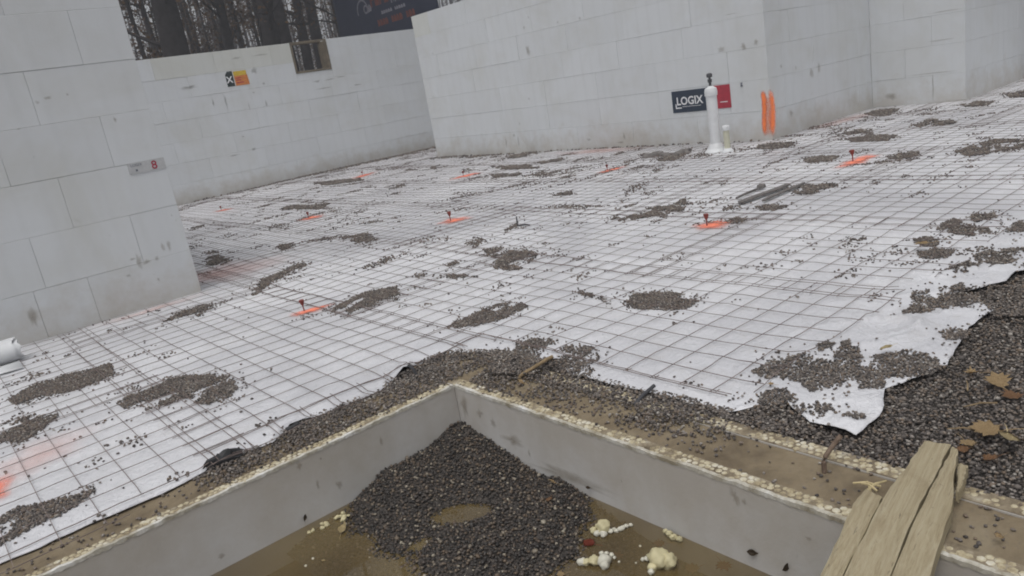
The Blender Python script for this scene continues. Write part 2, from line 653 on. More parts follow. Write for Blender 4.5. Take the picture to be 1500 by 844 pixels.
def jl(r):
    if r == 0:
        return [0.6, 2.85, 3.25, 3.63]
    return [1.47, 2.65, 3.65] if r % 2 == 0 else [0.9, 2.16, 3.34, 4.06]


# left wall: face Y = 6.72, from X = -2.6 to 1.84, then returns towards the back
left_wall = foam_wall((-2.6, 6.72, -0.01), 0, 4.44, jl, 'white foam block wall with small red 8 label, ending in a free corner')
left_return = foam_wall((1.838, 6.72 + TH + 0.002, -0.01), math.radians(90), 4.2, run(0.5, 1.1), 'white foam block return wall running back behind the red 8 label wall')
# back wall: face Y = 15.6
back_wall = foam_wall((-0.6, 15.6, -0.01), 0, 14.0, run(0.4, 0.98), 'long white foam block wall with timber window opening, in front of the woods',
                      yellow=((6, 5.7, 7.95),), holes=(((5, 6), 7.93, 8.77),))
# infill under the window (opening bottom is part-way up course 5)
o = bpy.data.objects.new('foam_block', block_mesh(0.84, TH, 'foam', 2.12 - 5 * CH + 0.01))
o.location = (7.93, 0, 5 * CH)
link(o).parent = back_wall
# front wall: face X = 8.77, from Y = 13.1 down to 5.5 (local +x runs towards -Y)
front_wall = foam_wall((8.77, 13.1, -0.01), math.radians(-90), 7.6,
                       lambda r: [(1.75, 1.12, 2.31, 0.45, 1.8, 1.05, 1.74)[r] + BL * k for k in range(-3, 9)],
                       'broad white foam block wall with navy sign and two orange spray stripes', yellow=((6, 0.0, 0.5),))
# the thickness of the front wall lies towards +X: local +y of a -90 deg turn points to +X
step_wall = foam_wall((8.77 + TH + 0.002, 5.5, -0.01), 0, 2.33, run(0.75, 0.2), 'short white foam block wall between orange stripes and inner corner')
inner_wall = foam_wall((11.45, 5.498, -0.01), math.radians(-90), 1.26,
                       lambda r: [0.84] if r == 0 else ([0.48] if r % 2 else [0.84]), 'narrow dirty foam block wall between an inner and an outer corner')
far_wall = foam_wall((11.45 + TH + 0.002, 4.24, -0.01), 0, 4.2, run(0.4, 1.0), 'foam block wall past the narrow stretch, running behind reddish gravel')


# things fixed to walls are parts of the wall: place them in world space, then parent keeping place
def to_parent(o, root):
    bpy.context.view_layer.update()
    o.parent = root
    o.matrix_parent_inverse = root.matrix_world.inverted()
    return o


M_LEFT = Matrix(((1, 0, 0), (0, 0, -1), (0, 1, 0)))        # text axes on a face looking towards -Y
M_FRONT = Matrix(((0, 0, -1), (-1, 0, 0), (0, 1, 0)))      # text axes on a face looking towards -X


def panel(name, at, w, h, axes, mat, root, d=0.003, corners=None):
    """thin sheet; at = lower-left corner on the wall face"""
    c = corners or [(0, 0), (w, 0), (w, h), (0, h)]
    n = len(c)
    vs = [axes @ Vector((x, y, d)) + Vector(at) for x, y in c] + [axes @ Vector((x, y, -0.004)) + Vector(at) for x, y in c]
    fs = [tuple(range(n))] + [(i + n, (i + 1) % n + n, (i + 1) % n, i) for i in range(n)]
    return to_parent(from_data(name, vs, fs, mat), root)


def lettering(body, size, at, axes, mat, parent, d=0.0045, sx=1.0, bold=0.0):
    cu = bpy.data.curves.new('lettering', 'FONT')
    cu.body = body
    cu.size = size
    cu.offset = bold
    cu.resolution_u = 3
    t = link(bpy.data.objects.new('lettering', cu))
    bpy.context.view_layer.update()
    me = bpy.data.meshes.new_from_object(t.evaluated_get(bpy.context.evaluated_depsgraph_get()))
    bpy.data.objects.remove(t)
    for v in me.vertices:
        v.co = axes @ Vector((v.co.x * sx, v.co.y, d)) + Vector(at)
    me.materials.clear()
    o = mesh_obj('lettering', me, mat)
    bpy.context.view_layer.update()
    o.parent = parent
    o.matrix_parent_inverse = parent.matrix_world.inverted()
    return o


# --- navy LOGIX sign and red sheet on the front wall (face X = 8.77)
FX = 8.77
FX_ = FX - 0.004
sg = panel('sign_panel', (FX_, 7.02, 0.46), 0.575, 0.295, M_FRONT, 'navy_label', front_wall)
sg['label'] = 'navy sign with white LOGIX lettering'
lettering('LOGIX', 0.150, (FX_, 6.945, 0.565), M_FRONT, 'label_white', sg, sx=0.98, bold=0.003)
panel('sign_bracket', (FX_ - 0.0015, 6.965, 0.515), 0.1, 0.06, M_FRONT, 'label_white', front_wall, corners=[(0, 0), (0.10, 0), (0.10, 0.016), (0.016, 0.016), (0.016, 0.065), (0, 0.065)])
panel('sign_rule', (FX_ - 0.0015, 6.85, 0.535), 0.31, 0.005, M_FRONT, 'label_white', front_wall)
panel('sign_panel', (FX_, 6.435, 0.47), 0.03, 0.295, M_FRONT, 'navy_label', front_wall)
rs = panel('sign_panel', (FX_, 6.39, 0.468), 0.325, 0.3, M_FRONT, 'red_label', front_wall)
rs['label'] = 'plain red sheet next to the navy sign'
panel('sign_rule', (FX_ - 0.0015, 6.225, 0.545), 0.11, 0.010, M_FRONT, 'label_white', front_wall)
panel('sign_rule', (FX_ - 0.0015, 5.90, 0.72), 0.035, 0.05, M_FRONT, 'label_grey_ink', front_wall, corners=[(0, 0), (0.03, 0.0), (0.03, 0.015), (0.015, 0.02), (0.03, 0.05), (0.005, 0.05)])

# --- label on the back wall (face Y = 15.6)
dl = panel('sign_panel', (5.815, 15.596, 2.055), 0.17, 0.29, M_LEFT, 'green_black_label', back_wall, corners=[(0.02, 0), (0.17, 0), (0.17, 0.29), (0.07, 0.29), (0.02, 0.23)])
lettering('X', 0.17, (5.84, 15.596, 2.13), M_LEFT, 'label_white', dl, bold=0.004)
ol = panel('sign_panel', (6.005, 15.596, 2.055), 0.285, 0.27, M_LEFT, 'orange_label', back_wall, corners=[(0, 0), (0.285, 0.0), (0.275, 0.19), (0, 0.19)])
panel('sign_panel', (6.005, 15.596, 2.247), 0.265, 0.085, M_LEFT, 'yellow_label', back_wall)
for z_, x_, l_ in ((2.19, 6.03, 0.11), (2.15, 6.03, 0.1), (2.1, 6.03, 0.15)):
    panel('sign_rule', (x_, 15.5945, z_), l_, 0.02, M_LEFT, 'red_label', back_wall)

# --- grey label with a red 8 on the left wall (face Y = 6.72)
gl = panel('sign_panel', (1.553, 6.716, 1.088), 0.285, 0.088, M_LEFT, 'grey_label', left_wall)
gl['label'] = 'small grey label with red figure 8'
lettering('LOGIX', 0.030, (1.572, 6.716, 1.145), M_LEFT, 'label_grey_ink', gl)
lettering('8', 0.095, (1.728, 6.716, 1.099), M_LEFT, 'label_red_ink', gl, bold=0.001)
for k in range(5):
    panel('sign_rule', (1.575 + 0.028 * k, 6.7145, 1.098 + 0.006 * (k % 2)), 0.016, 0.018, M_LEFT, 'label_grey_ink' if k == 1 else 'grey_label', left_wall)

# --- timber window buck in the back wall
wx0, wx1, wz0, wz1 = 7.33, 8.17, 2.12, 2.748
wf = tag(empty('window_frame', (7.75, 15.6, wz0)), 'rough brown timber window frame set in the top of the back wall', 'window frame')


def part_box(name, lo, hi, mat, root, bev=0.003):
    bm = bmesh.new()
    bm_box(bm, [a - b for a, b in zip(lo, root.location)], [a - b for a, b in zip(hi, root.location)], bev)
    return from_bm(name, bm, mat, root)


part_box('sill', (wx0 + 0.002, 15.585, wz0 + 0.002), (wx1 - 0.002, 15.96, wz0 + 0.04), 'plywood_buck', wf)
part_box('jamb', (wx0 + 0.002, 15.585, wz0 + 0.042), (wx0 + 0.04, 15.96, wz1 - 0.03), 'plywood_buck', wf)
part_box('jamb', (wx1 - 0.04, 15.585, wz0 + 0.042), (wx1 - 0.002, 15.96, wz1 - 0.03), 'plywood_buck', wf)
part_box('header', (wx0 + 0.002, 15.84, wz1 - 0.028), (wx1 - 0.002, 15.96, wz1 + 0.012), 'plywood_buck', wf)
part_box('tie_board', (wx0 + 0.002, 15.585, wz1 - 0.028), (wx1 - 0.002, 15.62, wz1 + 0.006), 'plywood_buck', wf)


# --- mud smears and scuffs on the wall faces
def smear(at, axes, w, h, root, rough=0.35, mat='mud_stain'):
    n = 14
    c = []
    for i in range(n):
        a = 2 * math.pi * i / n
        r = 0.5 * (1 + random.uniform(-rough, rough))
        c.append((w * (0.5 + r * math.cos(a)), h * (0.5 + r * math.sin(a))))
    cc = [(0.5 * w, 0.5 * h)] + [(w / 2 + (x - w / 2) * 0.5, h / 2 + (y - h / 2) * 0.5) for x, y in c] + [(w / 2 + (x - w / 2) * 1.25, h / 2 + (y - h / 2) * 1.25) for x, y in c]
    vs = [axes @ Vector((x, y, 0.0032)) + Vector(at) for x, y in cc]
    fs = [(0, 1 + i, 1 + (i + 1) % n) for i in range(n)] + [(1 + i, 1 + n + i, 1 + n + (i + 1) % n, 1 + (i + 1) % n) for i in range(n)]
    o = from_data('mud_smear', vs, fs, mat)
    add_attr(o.data, 'fade', [1.0] + [0.85] * n + [0.0] * n)
    to_parent(o, root)


for y, z, ww, hh in ((9.93, 1.62, 0.11, 0.16), (9.75, 2.18, 0.03, 0.04), (8.62, 1.97, 0.05, 0.05), (9.1, 2.0, 0.05, 0.03), (9.9, 2.03, 0.04, 0.05), (12.62, 1.97, 0.06, 0.04),
                     (10.05, 0.9, 0.04, 0.04), (10.4, 0.5, 0.03, 0.04), (8.02, 0.12, 0.05, 0.12), (8.15, 0.08, 0.14, 0.03), (8.8, 0.14, 0.1, 0.05), (10.85, 0.1, 0.03, 0.22), (10.5, 0.12, 0.03, 0.2),
                     (10.62, 0.3, 0.08, 0.06), (6.06, 1.62, 0.2, 0.008), (6.2, 1.18, 0.12, 0.07), (5.85, 1.16, 0.08, 0.09), (5.66, 1.2, 0.06, 0.07), (12.9, 1.19, 0.12, 0.012)):
    smear((FX - 0.0005, y, z), M_FRONT, ww, hh, front_wall)
for x, z, ww, hh in ((1.40, 0.33, 0.05, 0.14), (1.45, 0.36, 0.06, 0.04), (1.36, 0.42, 0.05, 0.02), (1.55, 0.36, 0.03, 0.05), (1.62, 0.42, 0.03, 0.08), (1.67, 0.42, 0.03, 0.09), (1.3, 0.3, 0.04, 0.02),
                     (0.56, 0.12, 0.07, 0.14), (1.13, 1.74, 0.05, 0.03), (1.06, 1.72, 0.03, 0.025), (1.55, 1.5, 0.025, 0.05), (0.89, 1.56, 0.03, 0.01), (1.28, 1.75, 0.02, 0.02), (1.52, 0.2, 0.02, 0.03)):
    smear((x, 6.7195, z), M_LEFT, ww, hh, left_wall)
for x, z, ww, hh in ((6.05, 2.56, 0.2, 0.04), (6.5, 2.57, 0.3, 0.03), (7.68, 1.88, 0.16, 0.06), (7.95, 1.9, 0.25, 0.03), (8.25, 1.92, 0.22, 0.025), (7.72, 1.74, 0.35, 0.025), (8.6, 1.7, 0.2, 0.03),
                     (5.98, 0.75, 0.1, 0.06), (5.5, 0.72, 0.22, 0.025), (5.85, 1.05, 0.06, 0.03), (6.3, 1.86, 0.05, 0.04), (4.99, 1.96, 1.0, 0.008), (5.7, 1.64, 0.04, 0.3), (5.45, 1.7, 0.03, 0.2),
                     (4.95, 2.12, 0.3, 0.06), (6.5, 1.55, 0.05, 0.14), (6.15, 1.55, 0.02, 0.16), (5.83, 1.17, 0.8, 0.012), (6.55, 2.0, 0.06, 0.05), (6.38, 2.24, 0.12, 0.12)):
    smear((x, 15.5995, z), M_LEFT, ww, hh, back_wall, 0.45, 'scuff_stain')
for x, z, ww, hh in ((9.75, 0.66, 0.1, 0.12), (9.95, 0.7, 0.07, 0.13), (9.05, 0.86, 0.05, 0.06), (9.2, 0.22, 0.08, 0.1), (9.4, 0.8, 0.03, 0.06)):
    smear((x, 5.4995, z), M_LEFT, ww, hh, step_wall)
for y, z, ww, hh in ((4.69, 0.83, 0.3, 0.02), (4.66, 0.05, 0.02, 0.36), (5.3, 0.1, 0.15, 0.1), (5.01, 0.41, 0.7, 0.012), (4.68, 1.2, 0.45, 0.014)):
    smear((11.4495, y, z), M_FRONT, ww, hh, inner_wall)


# --- two orange spray stripes on the front wall
def spray_strip(y, z0, z1, wid, phase, gain=1.0):
    vs, fs, fade = [], [], []
    nz, nw = 16, 7
    for i in range(nz + 1):
        t = i / nz
        for j in range(nw):
            s = j / (nw - 1) * 2 - 1
            yy = y - s * wid + 0.012 * math.sin(6 * t + phase)
            vs.append((FX - 0.0045 - (0.001 if gain == 1.0 else 0), yy, z0 + (z1 - z0) * t))
            e = max(0.0, 1 - abs(s)) ** 0.8
            fade.append(e * min(1, 4 * t + 0.1, 7 * (1 - t)) * gain)
    for i in range(nz):
        for j in range(nw - 1):
            a = i * nw + j
            fs.append((a, a + 1, a + nw + 1, a + nw))
    o = from_data('spray_stripe', vs, fs, 'orange_spray_wall')
    add_attr(o.data, 'fade', fade)
    to_parent(o, front_wall)


spray_strip(5.59, 0.06, 0.66, 0.048, 0.3)
spray_strip(5.475, 0.05, 0.66, 0.05, 1.2)
spray_strip(5.53, 0.03, 0.6, 0.12, 1.2, 0.45)

# ================================================================== LOW STEM WALL ROUND THE PIT
FT = 0.07              # foam panel thickness
stem = tag(empty('stem_wall', (PX1, PY1, -0.42)), 'low L-shaped foam and concrete stem wall edging the flooded pit', 'wall', kind='thing')


def stem_part(name, boxes, mat):
    bm = bmesh.new()
    for lo, hi in boxes:
        bm_box(bm, [a - b for a, b in zip(lo, stem.location)], [a - b for a, b in zip(hi, stem.location)], 0.003)
    return from_bm(name, bm, mat, stem)


B0 = -0.44
TOPI = 0.0
inner_l = stem_part('foam_panel', [((PX0 - 0.3, PY1, B0), (PX1, PY1 + FT, TOPI - 0.006))], 'foam_pit')
inner_r = stem_part('foam_panel', [((PX1, PY0 - 0.3, B0), (PX1 + FT, PY1 + FT, TOPI - 0.006))], 'foam_pit')
outer_l = stem_part('foam_panel', [((PX0 - 0.3, PY1 + TH - FT, B0), (PX1 + TH - FT, PY1 + TH, TOPI - 0.012))], 'foam_pit')
outer_r = stem_part('foam_panel', [((PX1 + TH - FT, PY0 - 0.3, B0), (PX1 + TH, PY1 + TH, TOPI - 0.006))], 'foam_pit')
# concrete core with a gently uneven top
bm = bmesh.new()
cx0, cx1 = PX1 + FT + 0.001, PX1 + TH - FT - 0.001
cy0, cy1 = PY1 + FT + 0.001, PY1 + TH - FT - 0.001


def core_patch(x0, x1, y0, y1, nx, ny):
    g = [[bm.verts.new((x0 + (x1 - x0) * i / nx - PX1, y0 + (y1 - y0) * j / ny - PY1,
                        0.42 - 0.012 + 0.012 * float(fnoise(x0 + (x1 - x0) * i / nx, y0 + (y1 - y0) * j / ny, 6, 21) - 0.5))) for i in range(nx + 1)] for j in range(ny + 1)]
    for j in range(ny):
        for i in range(nx):
            bm.faces.new((g[j][i], g[j][i + 1], g[j + 1][i + 1], g[j + 1][i]))


core_patch(PX0 - 0.3, cx1, cy0, cy1, 110, 6)
core_patch(cx0, cx1, PY0 - 0.3, cy0 - 0.0005, 6, 120)
bm_box(bm, (PX0 - 0.3 - PX1, cy0 - PY1, -0.02), (cx1 - PX1, cy1 - PY1, 0.39))
bm_box(bm, (cx0 - PX1, PY0 - 0.3 - PY1, -0.02), (cx1 - PX1, cy0 - PY1 - 0.001, 0.39))
from_bm('concrete_core', bm, 'concrete', stem, smooth=False)

# moulded knobs on top of the foam panels: nearest ones single, the rest joined
bm = bmesh.new()
bmesh.ops.create_cone(bm, cap_ends=True, segments=6, radius1=1.05, radius2=0.85, depth=1.0)
bmesh.ops.bevel(bm, geom=[e for e in bm.edges if min(v.co.z for v in e.verts) > 0], offset=0.22, segments=1, affect='EDGES')
for v in bm.verts:
    v.co.z = v.co.z * 0.75 + 0.1
KN = bpy.data.meshes.new('knob')
bm.to_mesh(KN)
bm.free()
KN.materials.append(MATS['knob_foam'])
KNV = np.array([v.co[:] for v in KN.vertices])
KNF = [tuple(p.vertices) for p in KN.polygons]
rest = {id(inner_l): [], id(inner_r): [], id(outer_l): [], id(outer_r): []}
n_single = 0


def knob(panel_o, x, y, r):
    global n_single
    if random.random() < 0.30 * float(np.clip((fnoise(x, y, 4, 33) - 0.35) * 3, 0.1, 1)) * (1.7 if panel_o is outer_r else 1):
        return
    x += random.uniform(-0.0035, 0.0035)
    y += random.uniform(-0.0035, 0.0035)
    r *= random.uniform(0.80, 1.12)
    near = (panel_o in (inner_r, outer_r)) and 0.25 < y < (1.66 if panel_o is inner_r else 1.35)
    if near and n_single < 298:
        o = bpy.data.objects.new('knob', KN)
        o.scale = (r, r, r * random.uniform(0.8, 1.2))
        o.rotation_euler = (0, 0, random.uniform(0, 6))
        o.location = (x - PX1, y - PY1, 0.42 - 0.007)
        link(o)
        o.parent = panel_o
        n_single += 1
    else:
        rest[id(panel_o)].append((x - PX1, y - PY1, 0.42 - 0.007, r))


P_ = 0.0235
for k in range(3):
    off = 0.5 * P_ * (k % 2)
    yy = 0.30 + off
    while yy < PY1 + FT - 0.01:
        knob(inner_r, PX1 + 0.014 + 0.021 * k, yy, 0.0128)
        yy += P_
    yy = 0.30 + off
    while yy < 2.6:
        knob(outer_r, PX1 + TH - 0.014 - 0.021 * k, yy, 0.0122)
        yy += P_ * 1.05
    xx = -0.9 + off
    while xx < PX1 - 0.005:
        knob(inner_l, xx, PY1 + 0.014 + 0.021 * k, 0.0128)
        xx += P_
for po in (inner_l, inner_r, outer_l, outer_r):
    lst = rest[id(po)]
    if not lst:
        continue
    vs, fs = [], []
    for (x, y, z, r) in lst:
        b = len(vs)
        vs += [tuple(q) for q in KNV * r + np.array([x, y, z])]
        fs += [tuple(i + b for i in f) for f in KNF]
    tag(from_data('knob_strip', vs, fs, 'knob_foam', po), kind='stuff')
# pale cut edge of the inner panels
for po, lo, hi in ((inner_r, (PX1 - 0.002, PY0 - 0.3, -0.012), (PX1 + 0.006, PY1 - 0.003, 0.002)), (inner_l, (PX0 - 0.3, PY1 - 0.002, -0.012), (PX1 - 0.003, PY1 + 0.006, 0.0015))):
    horiz = po is inner_l
    t0, t1 = (-0.9, PX1 - 0.003) if horiz else (0.2, PY1 - 0.003)
    nn = int((t1 - t0) / 0.012)
    vs, fs = [], []
    for i in range(nn + 1):
        t = t0 + (t1 - t0) * i / nn
        hh_ = -0.004 + 0.009 * float(fnoise(t * 7, 3.0 if horiz else 8.0, 3.1, 55)) + random.uniform(-0.0015, 0.0015)
        out_ = random.uniform(-0.0035, -0.001)
        for (q, z_) in ((out_, -0.013 + random.uniform(-0.003, 0.003)), (out_, hh_), (0.012, hh_ + 0.001), (0.012, -0.013)):
            p = (t, PY1 + q, z_) if horiz else (PX1 + q, t, z_)
            vs.append([a - b for a, b in zip(p, stem.location)])
    for i in range(nn):
        for k in range(4):
            a, b = i * 4 + k, i * 4 + (k + 1) % 4
            fs.append((a, b, b + 4, a + 4))
    from_data('panel_lip', vs, fs, 'lip_foam', po)
for po, lo, hi in ((inner_r, (PX1 + 0.009, PY0 - 0.3, -0.007), (PX1 + FT - 0.001, PY1 + FT - 0.001, -0.0035)), (inner_l, (PX0 - 0.3, PY1 + 0.009, -0.007), (PX1 - 0.001, PY1 + FT - 0.001, -0.0035)),
                   (outer_r, (PX1 + TH - FT + 0.001, PY0 - 0.3, -0.007), (PX1 + TH - 0.001, PY1 + TH - 0.001, -0.0035))):
    bm = bmesh.new()
    bm_box(bm, [a - b for a, b in zip(lo, stem.location)], [a - b for a, b in zip(hi, stem.location)], 0.001)
    from_bm('panel_top', bm, 'dirty_foam_top', po)
# mud marks on the pit faces
for i in range(12):
    if i % 2:
        y = random.uniform(0.6, 2.7)
        smear((PX1 - 0.0005, y, random.uniform(-0.26, -0.05)), M_FRONT, random.uniform(0.008, 0.03), random.uniform(0.01, 0.05), stem)
    else:
        x = random.uniform(0.2, 1.65)
        smear((x, PY1 - 0.0005, random.uniform(-0.26, -0.05)), M_LEFT, random.uniform(0.008, 0.03), random.uniform(0.01, 0.05), stem)
for y, z, ww, hh in ((2.84, -0.14, 0.05, 0.1), (2.72, -0.12, 0.05, 0.04), (2.62, -0.15, 0.04, 0.05), (2.55, -0.2, 0.16, 0.05), (2.35, -0.27, 0.4, 0.045), (1.35, -0.08, 0.03, 0.06)):
    smear((PX1 - 0.0004, y, z), M_FRONT, ww, hh, stem, 0.5)

# ================================================================== MEMBRANE
FREE = [(-1.6, 3.12), (-0.6, 3.10), (-0.07, 3.11), (0.06, 3.10), (0.21, 3.11), (0.3, 3.10), (0.4, 3.10), (0.53, 3.10), (0.67, 3.12), (0.75, 3.19), (0.82, 3.14), (0.97, 3.125), (1.08, 3.19),
        (1.15, 3.20), (1.3, 3.17), (1.54, 3.17), (1.68, 3.24), (1.79, 3.25), (1.96, 3.29), (2.05, 3.21), (2.13, 3.05), (2.2, 2.86), (2.16, 2.72), (2.24, 2.58), (2.15, 2.50), (2.13, 2.41), (2.15, 2.37),
        (2.14, 2.18), (2.16, 1.96), (2.16, 1.8), (2.17, 1.59), (2.25, 1.55), (2.31, 1.47), (2.22, 1.33), (2.22, 1.24), (2.21, 1.16), (2.34, 1.16), (2.42, 1.17), (2.59, 1.24), (2.74, 1.18),
        (2.89, 1.14), (3.04, 1.17), (3.23, 1.2), (3.38, 1.21), (3.57, 1.2), (3.61, 1.32), (3.56, 1.43), (3.75, 1.40), (3.92, 1.28), (4.1, 1.3), (4.3, 1.16), (4.7, 1.1), (5.4, 0.9), (6.4, 0.6), (8, 0.3), (13.6, 0.1)]
MEMB = FREE + [(13.6, 4.25), (11.46, 4.25), (11.46, 5.51), (8.78, 5.51), (8.78, 13.1), (9.12, 13.11), (12.8, 13.11), (12.8, 15.61), (1.83, 15.61), (1.83, 6.73), (-1.6, 6.73)]


def densify(poly, step):
    out = []
    for i in range(len(poly)):
        a, b = Vector(poly[i]), Vector(poly[(i + 1) % len(poly)])
        near = a.x < 4.5 and a.y < 4
        n = max(1, int((b - a).length / (step if near else step * 8)))
        for k in range(n):
            p = a.lerp(b, k / n)
            if near and 0 < k < n:
                p += Vector((random.uniform(-0.005, 0.005), random.uniform(-0.005, 0.005)))
            out.append((p.x, p.y))
    return out


bd = densify(MEMB, 0.04)
pts = []
for (x0, x1, y0, y1, p) in ((-1.6, 4.4, 1.9, 4.2, 0.05), (1.9, 4.6, 1.0, 1.9, 0.022), (-1.6, 4.4, 4.2, 8.0, 0.11), (4.4, 8.0, 0.4, 8.0, 0.12), (8.0, 13.6, 0.1, 5.6, 0.26), (1.8, 12.8, 8.0, 15.6, 0.28)):
    gx, gy = jgrid(x0, x1, y0, y1, p)
    ok = in_poly(gx, gy, bd) & (edge_dist(gx, gy, bd) > p * 0.4)
    pts += list(zip(gx[ok], gy[ok]))
V2 = [Vector(p) for p in bd] + [Vector(p) for p in pts]
nb = len(bd)
rv, re_, rf, _, _, _ = delaunay_2d_cdt(V2, [(i, (i + 1) % nb) for i in range(nb)], [tuple(range(nb))], 1, 1e-5)
mx = np.array([v.x for v in rv])
my = np.array([v.y for v in rv])
ed = edge_dist(mx, my, FREE, False)
# folds and creases: ridged noise, strongest towards the free edge on the right

BUMPS = ((0.75, 3.17, 0.03, 0.05), (1.1, 3.2, 0.02, 0.06), (1.74, 3.25, 0.035, 0.06), (2.18, 2.62, 0.02, 0.07), (3.95, 1.36, 0.018, 0.12), (3.58, 1.3, 0.012, 0.08), (2.27, 1.22, 0.02, 0.05))


def memb_z(x, y, ed=None):
    """surface height of the membrane, creases and lifted edge included"""
    x = np.asarray(x, float)
    y = np.asarray(y, float)
    if ed is None:
        ed = edge_dist(x, y, FREE, False)
    wx, wy = x + 0.10 * (vnoise(x, y, 2.2, 29) - 0.5), y + 0.10 * (vnoise(x, y, 2.2, 30) - 0.5)
    rid = 1 - np.abs(2 * vnoise(wx * 0.8 + wy * 0.5, (wy - wx * 0.6) * 0.4, 3.6, 31) - 1)
    rid2 = 1 - np.abs(2 * vnoise(wx * 0.4 - wy * 0.7, (wy + wx) * 0.9, 4.3, 37) - 1)
    fl_ = np.clip((x - 2.1) / 0.4, 0, 1) * np.clip((1.95 - y) / 0.5, 0, 1) * (x < 5)
    z = hm(x, y) + rid ** 12 * (0.005 + 0.026 * fl_) + rid2 ** 12 * (0.004 + 0.016 * fl_)
    z = z + np.clip(1 - ed / 0.06, 0, 1) * (0.011 * fnoise(x, y, 5, 41) + 0.001)
    k_ = np.clip(1 - ed / 0.09, 0, 1) * np.where(y > 1.62, 1.0, 0.35) * (x < 4.6)
    z = z * (1 - k_) + k_ * (-0.003 + 0.006 * vnoise(x, y, 9, 43))
    for (bx, by, bh, br) in BUMPS:
        z = z + bh * np.exp(-((x - bx) ** 2 + (y - by) ** 2) / br ** 2)
    return z


mz = memb_z(mx, my, ed)
memb = from_data('plastic_membrane', list(zip(mx, my, mz)), rf, 'membrane', smooth=True)
sol = memb.modifiers.new('thickness', 'SOLIDIFY')
sol.thickness = 0.002
sol.offset = -1
tag(memb, 'white plastic vapour membrane spread over the gravel inside the walls', 'membrane')

# black lumps of rolled underlay at the membrane's edge
for (x, y, r, lab) in ((0.76, 3.15, 0.06, 'black crumpled plastic scrap poking out where two membrane wrinkles meet'),
                       (1.09, 3.17, 0.035, 'small black crumpled plastic scrap at the membrane edge')):
    bm = bmesh.new()
    bmesh.ops.create_icosphere(bm, subdivisions=3, radius=1.0)
    for v in bm.verts:
        n_ = noise.noise(v.co * 1.7 + Vector((x * 9, y, 0)))
        v.co = Vector((v.co.x * r * 1.3, v.co.y * r * 0.6, max(-0.1, v.co.z) * r * 0.7)) * (1 + 0.6 * n_)
    tag(from_bm('plastic_scrap', bm, 'black_plastic', None, (x, y - 0.01, -0.005)), lab, 'scrap')

# ================================================================== WELDED WIRE MESH
CELL = 0.152


def allowed(x, y):
    if x < 1.86 and y > 6.70:
        return False
    if y > 15.5 or x > 13.5:
        return False
    if x > 8.72 and y > 5.46:
        return (y > 13.2 and x < 12.6)
    if x > 11.4 and y > 4.2:
        return False
    if x < 2.2:
        return y > 2.93 + 0.14 * (x > 0.35) + 0.1 * max(0, min(1, (x - 1.4) / 0.4))
    return y > 1.57 + 0.05 * math.sin(x * 9)


def mesh_sheet(x0, y0, nx, ny, lab):
    parts = []
    rot = random.uniform(-0.008, 0.008)
    ca, sa = math.cos(rot), math.sin(rot)
    ox, oy = random.uniform(-0.03, 0.03), random.uniform(-0.03, 0.03)
    lx, ly = nx * CELL, ny * CELL
    dz = random.uniform(0.0, 0.004)
    ph = random.uniform(0, 6)

    def wire(fixed, horiz, n, up):
        run_ = []
        out = []
        wob = random.uniform(-0.006, 0.006)
        for k in range(-1, 2 * n + 2):
            s = (k * 0.5) * CELL if 0 <= k <= 2 * n else (-0.025 if k < 0 else n * CELL + 0.025)
            f = fixed + wob * math.sin(s * 1.1 + ph)
            u, v = (s, f) if horiz else (f, s)
            X = x0 + ox + u * ca - v * sa
            Y = y0 + oy + u * sa + v * ca
            if allowed(X, Y):
                z = 0.006 + dz + (0.0045 if up else 0) + 0.012 * max(0.0, float(vnoise(X, Y, 1.6, 51)) - 0.45)
                run_.append((X, Y, z))
            else:
                if len(run_) > 1:
                    out.append(run_)
                run_ = []
        if len(run_) > 1:
            out.append(run_)
        for rr in out:
            parts.append(tube_data(rr, [0.00185] * len(rr), 4, True, 0.78))

    for j in range(ny + 1):
        wire(j * CELL, True, nx, False)
    for i in range(nx + 1):
        wire(i * CELL, False, ny, True)
    if not parts:
        return
    vs, fs = join_data(parts)
    va = np.array([tuple(v) for v in vs])
    va[:, 2] += memb_z(va[:, 0], va[:, 1])
    vs = va.tolist()
    c = np.mean(np.array([tuple(v) for v in vs]), axis=0)
    loc = (float(c[0]), float(c[1]), float(min(v[2] for v in vs)))
    o = from_data('mesh_sheet', [(v[0] - loc[0], v[1] - loc[1], v[2] - loc[2]) for v in vs], fs, 'wire', None, loc)
    tag(o, lab, 'wire mesh', 'welded wire mesh sheets laid over the membrane')


for i in range(11):
    for j in range(6):
        mesh_sheet(-0.62 + i * CELL * 9 - 0.04 * (j % 2), 1.6 + j * CELL * 19 - 1.37 * (i % 2), 10, 20, 'rusty welded wire mesh sheet lying flat on the white membrane')

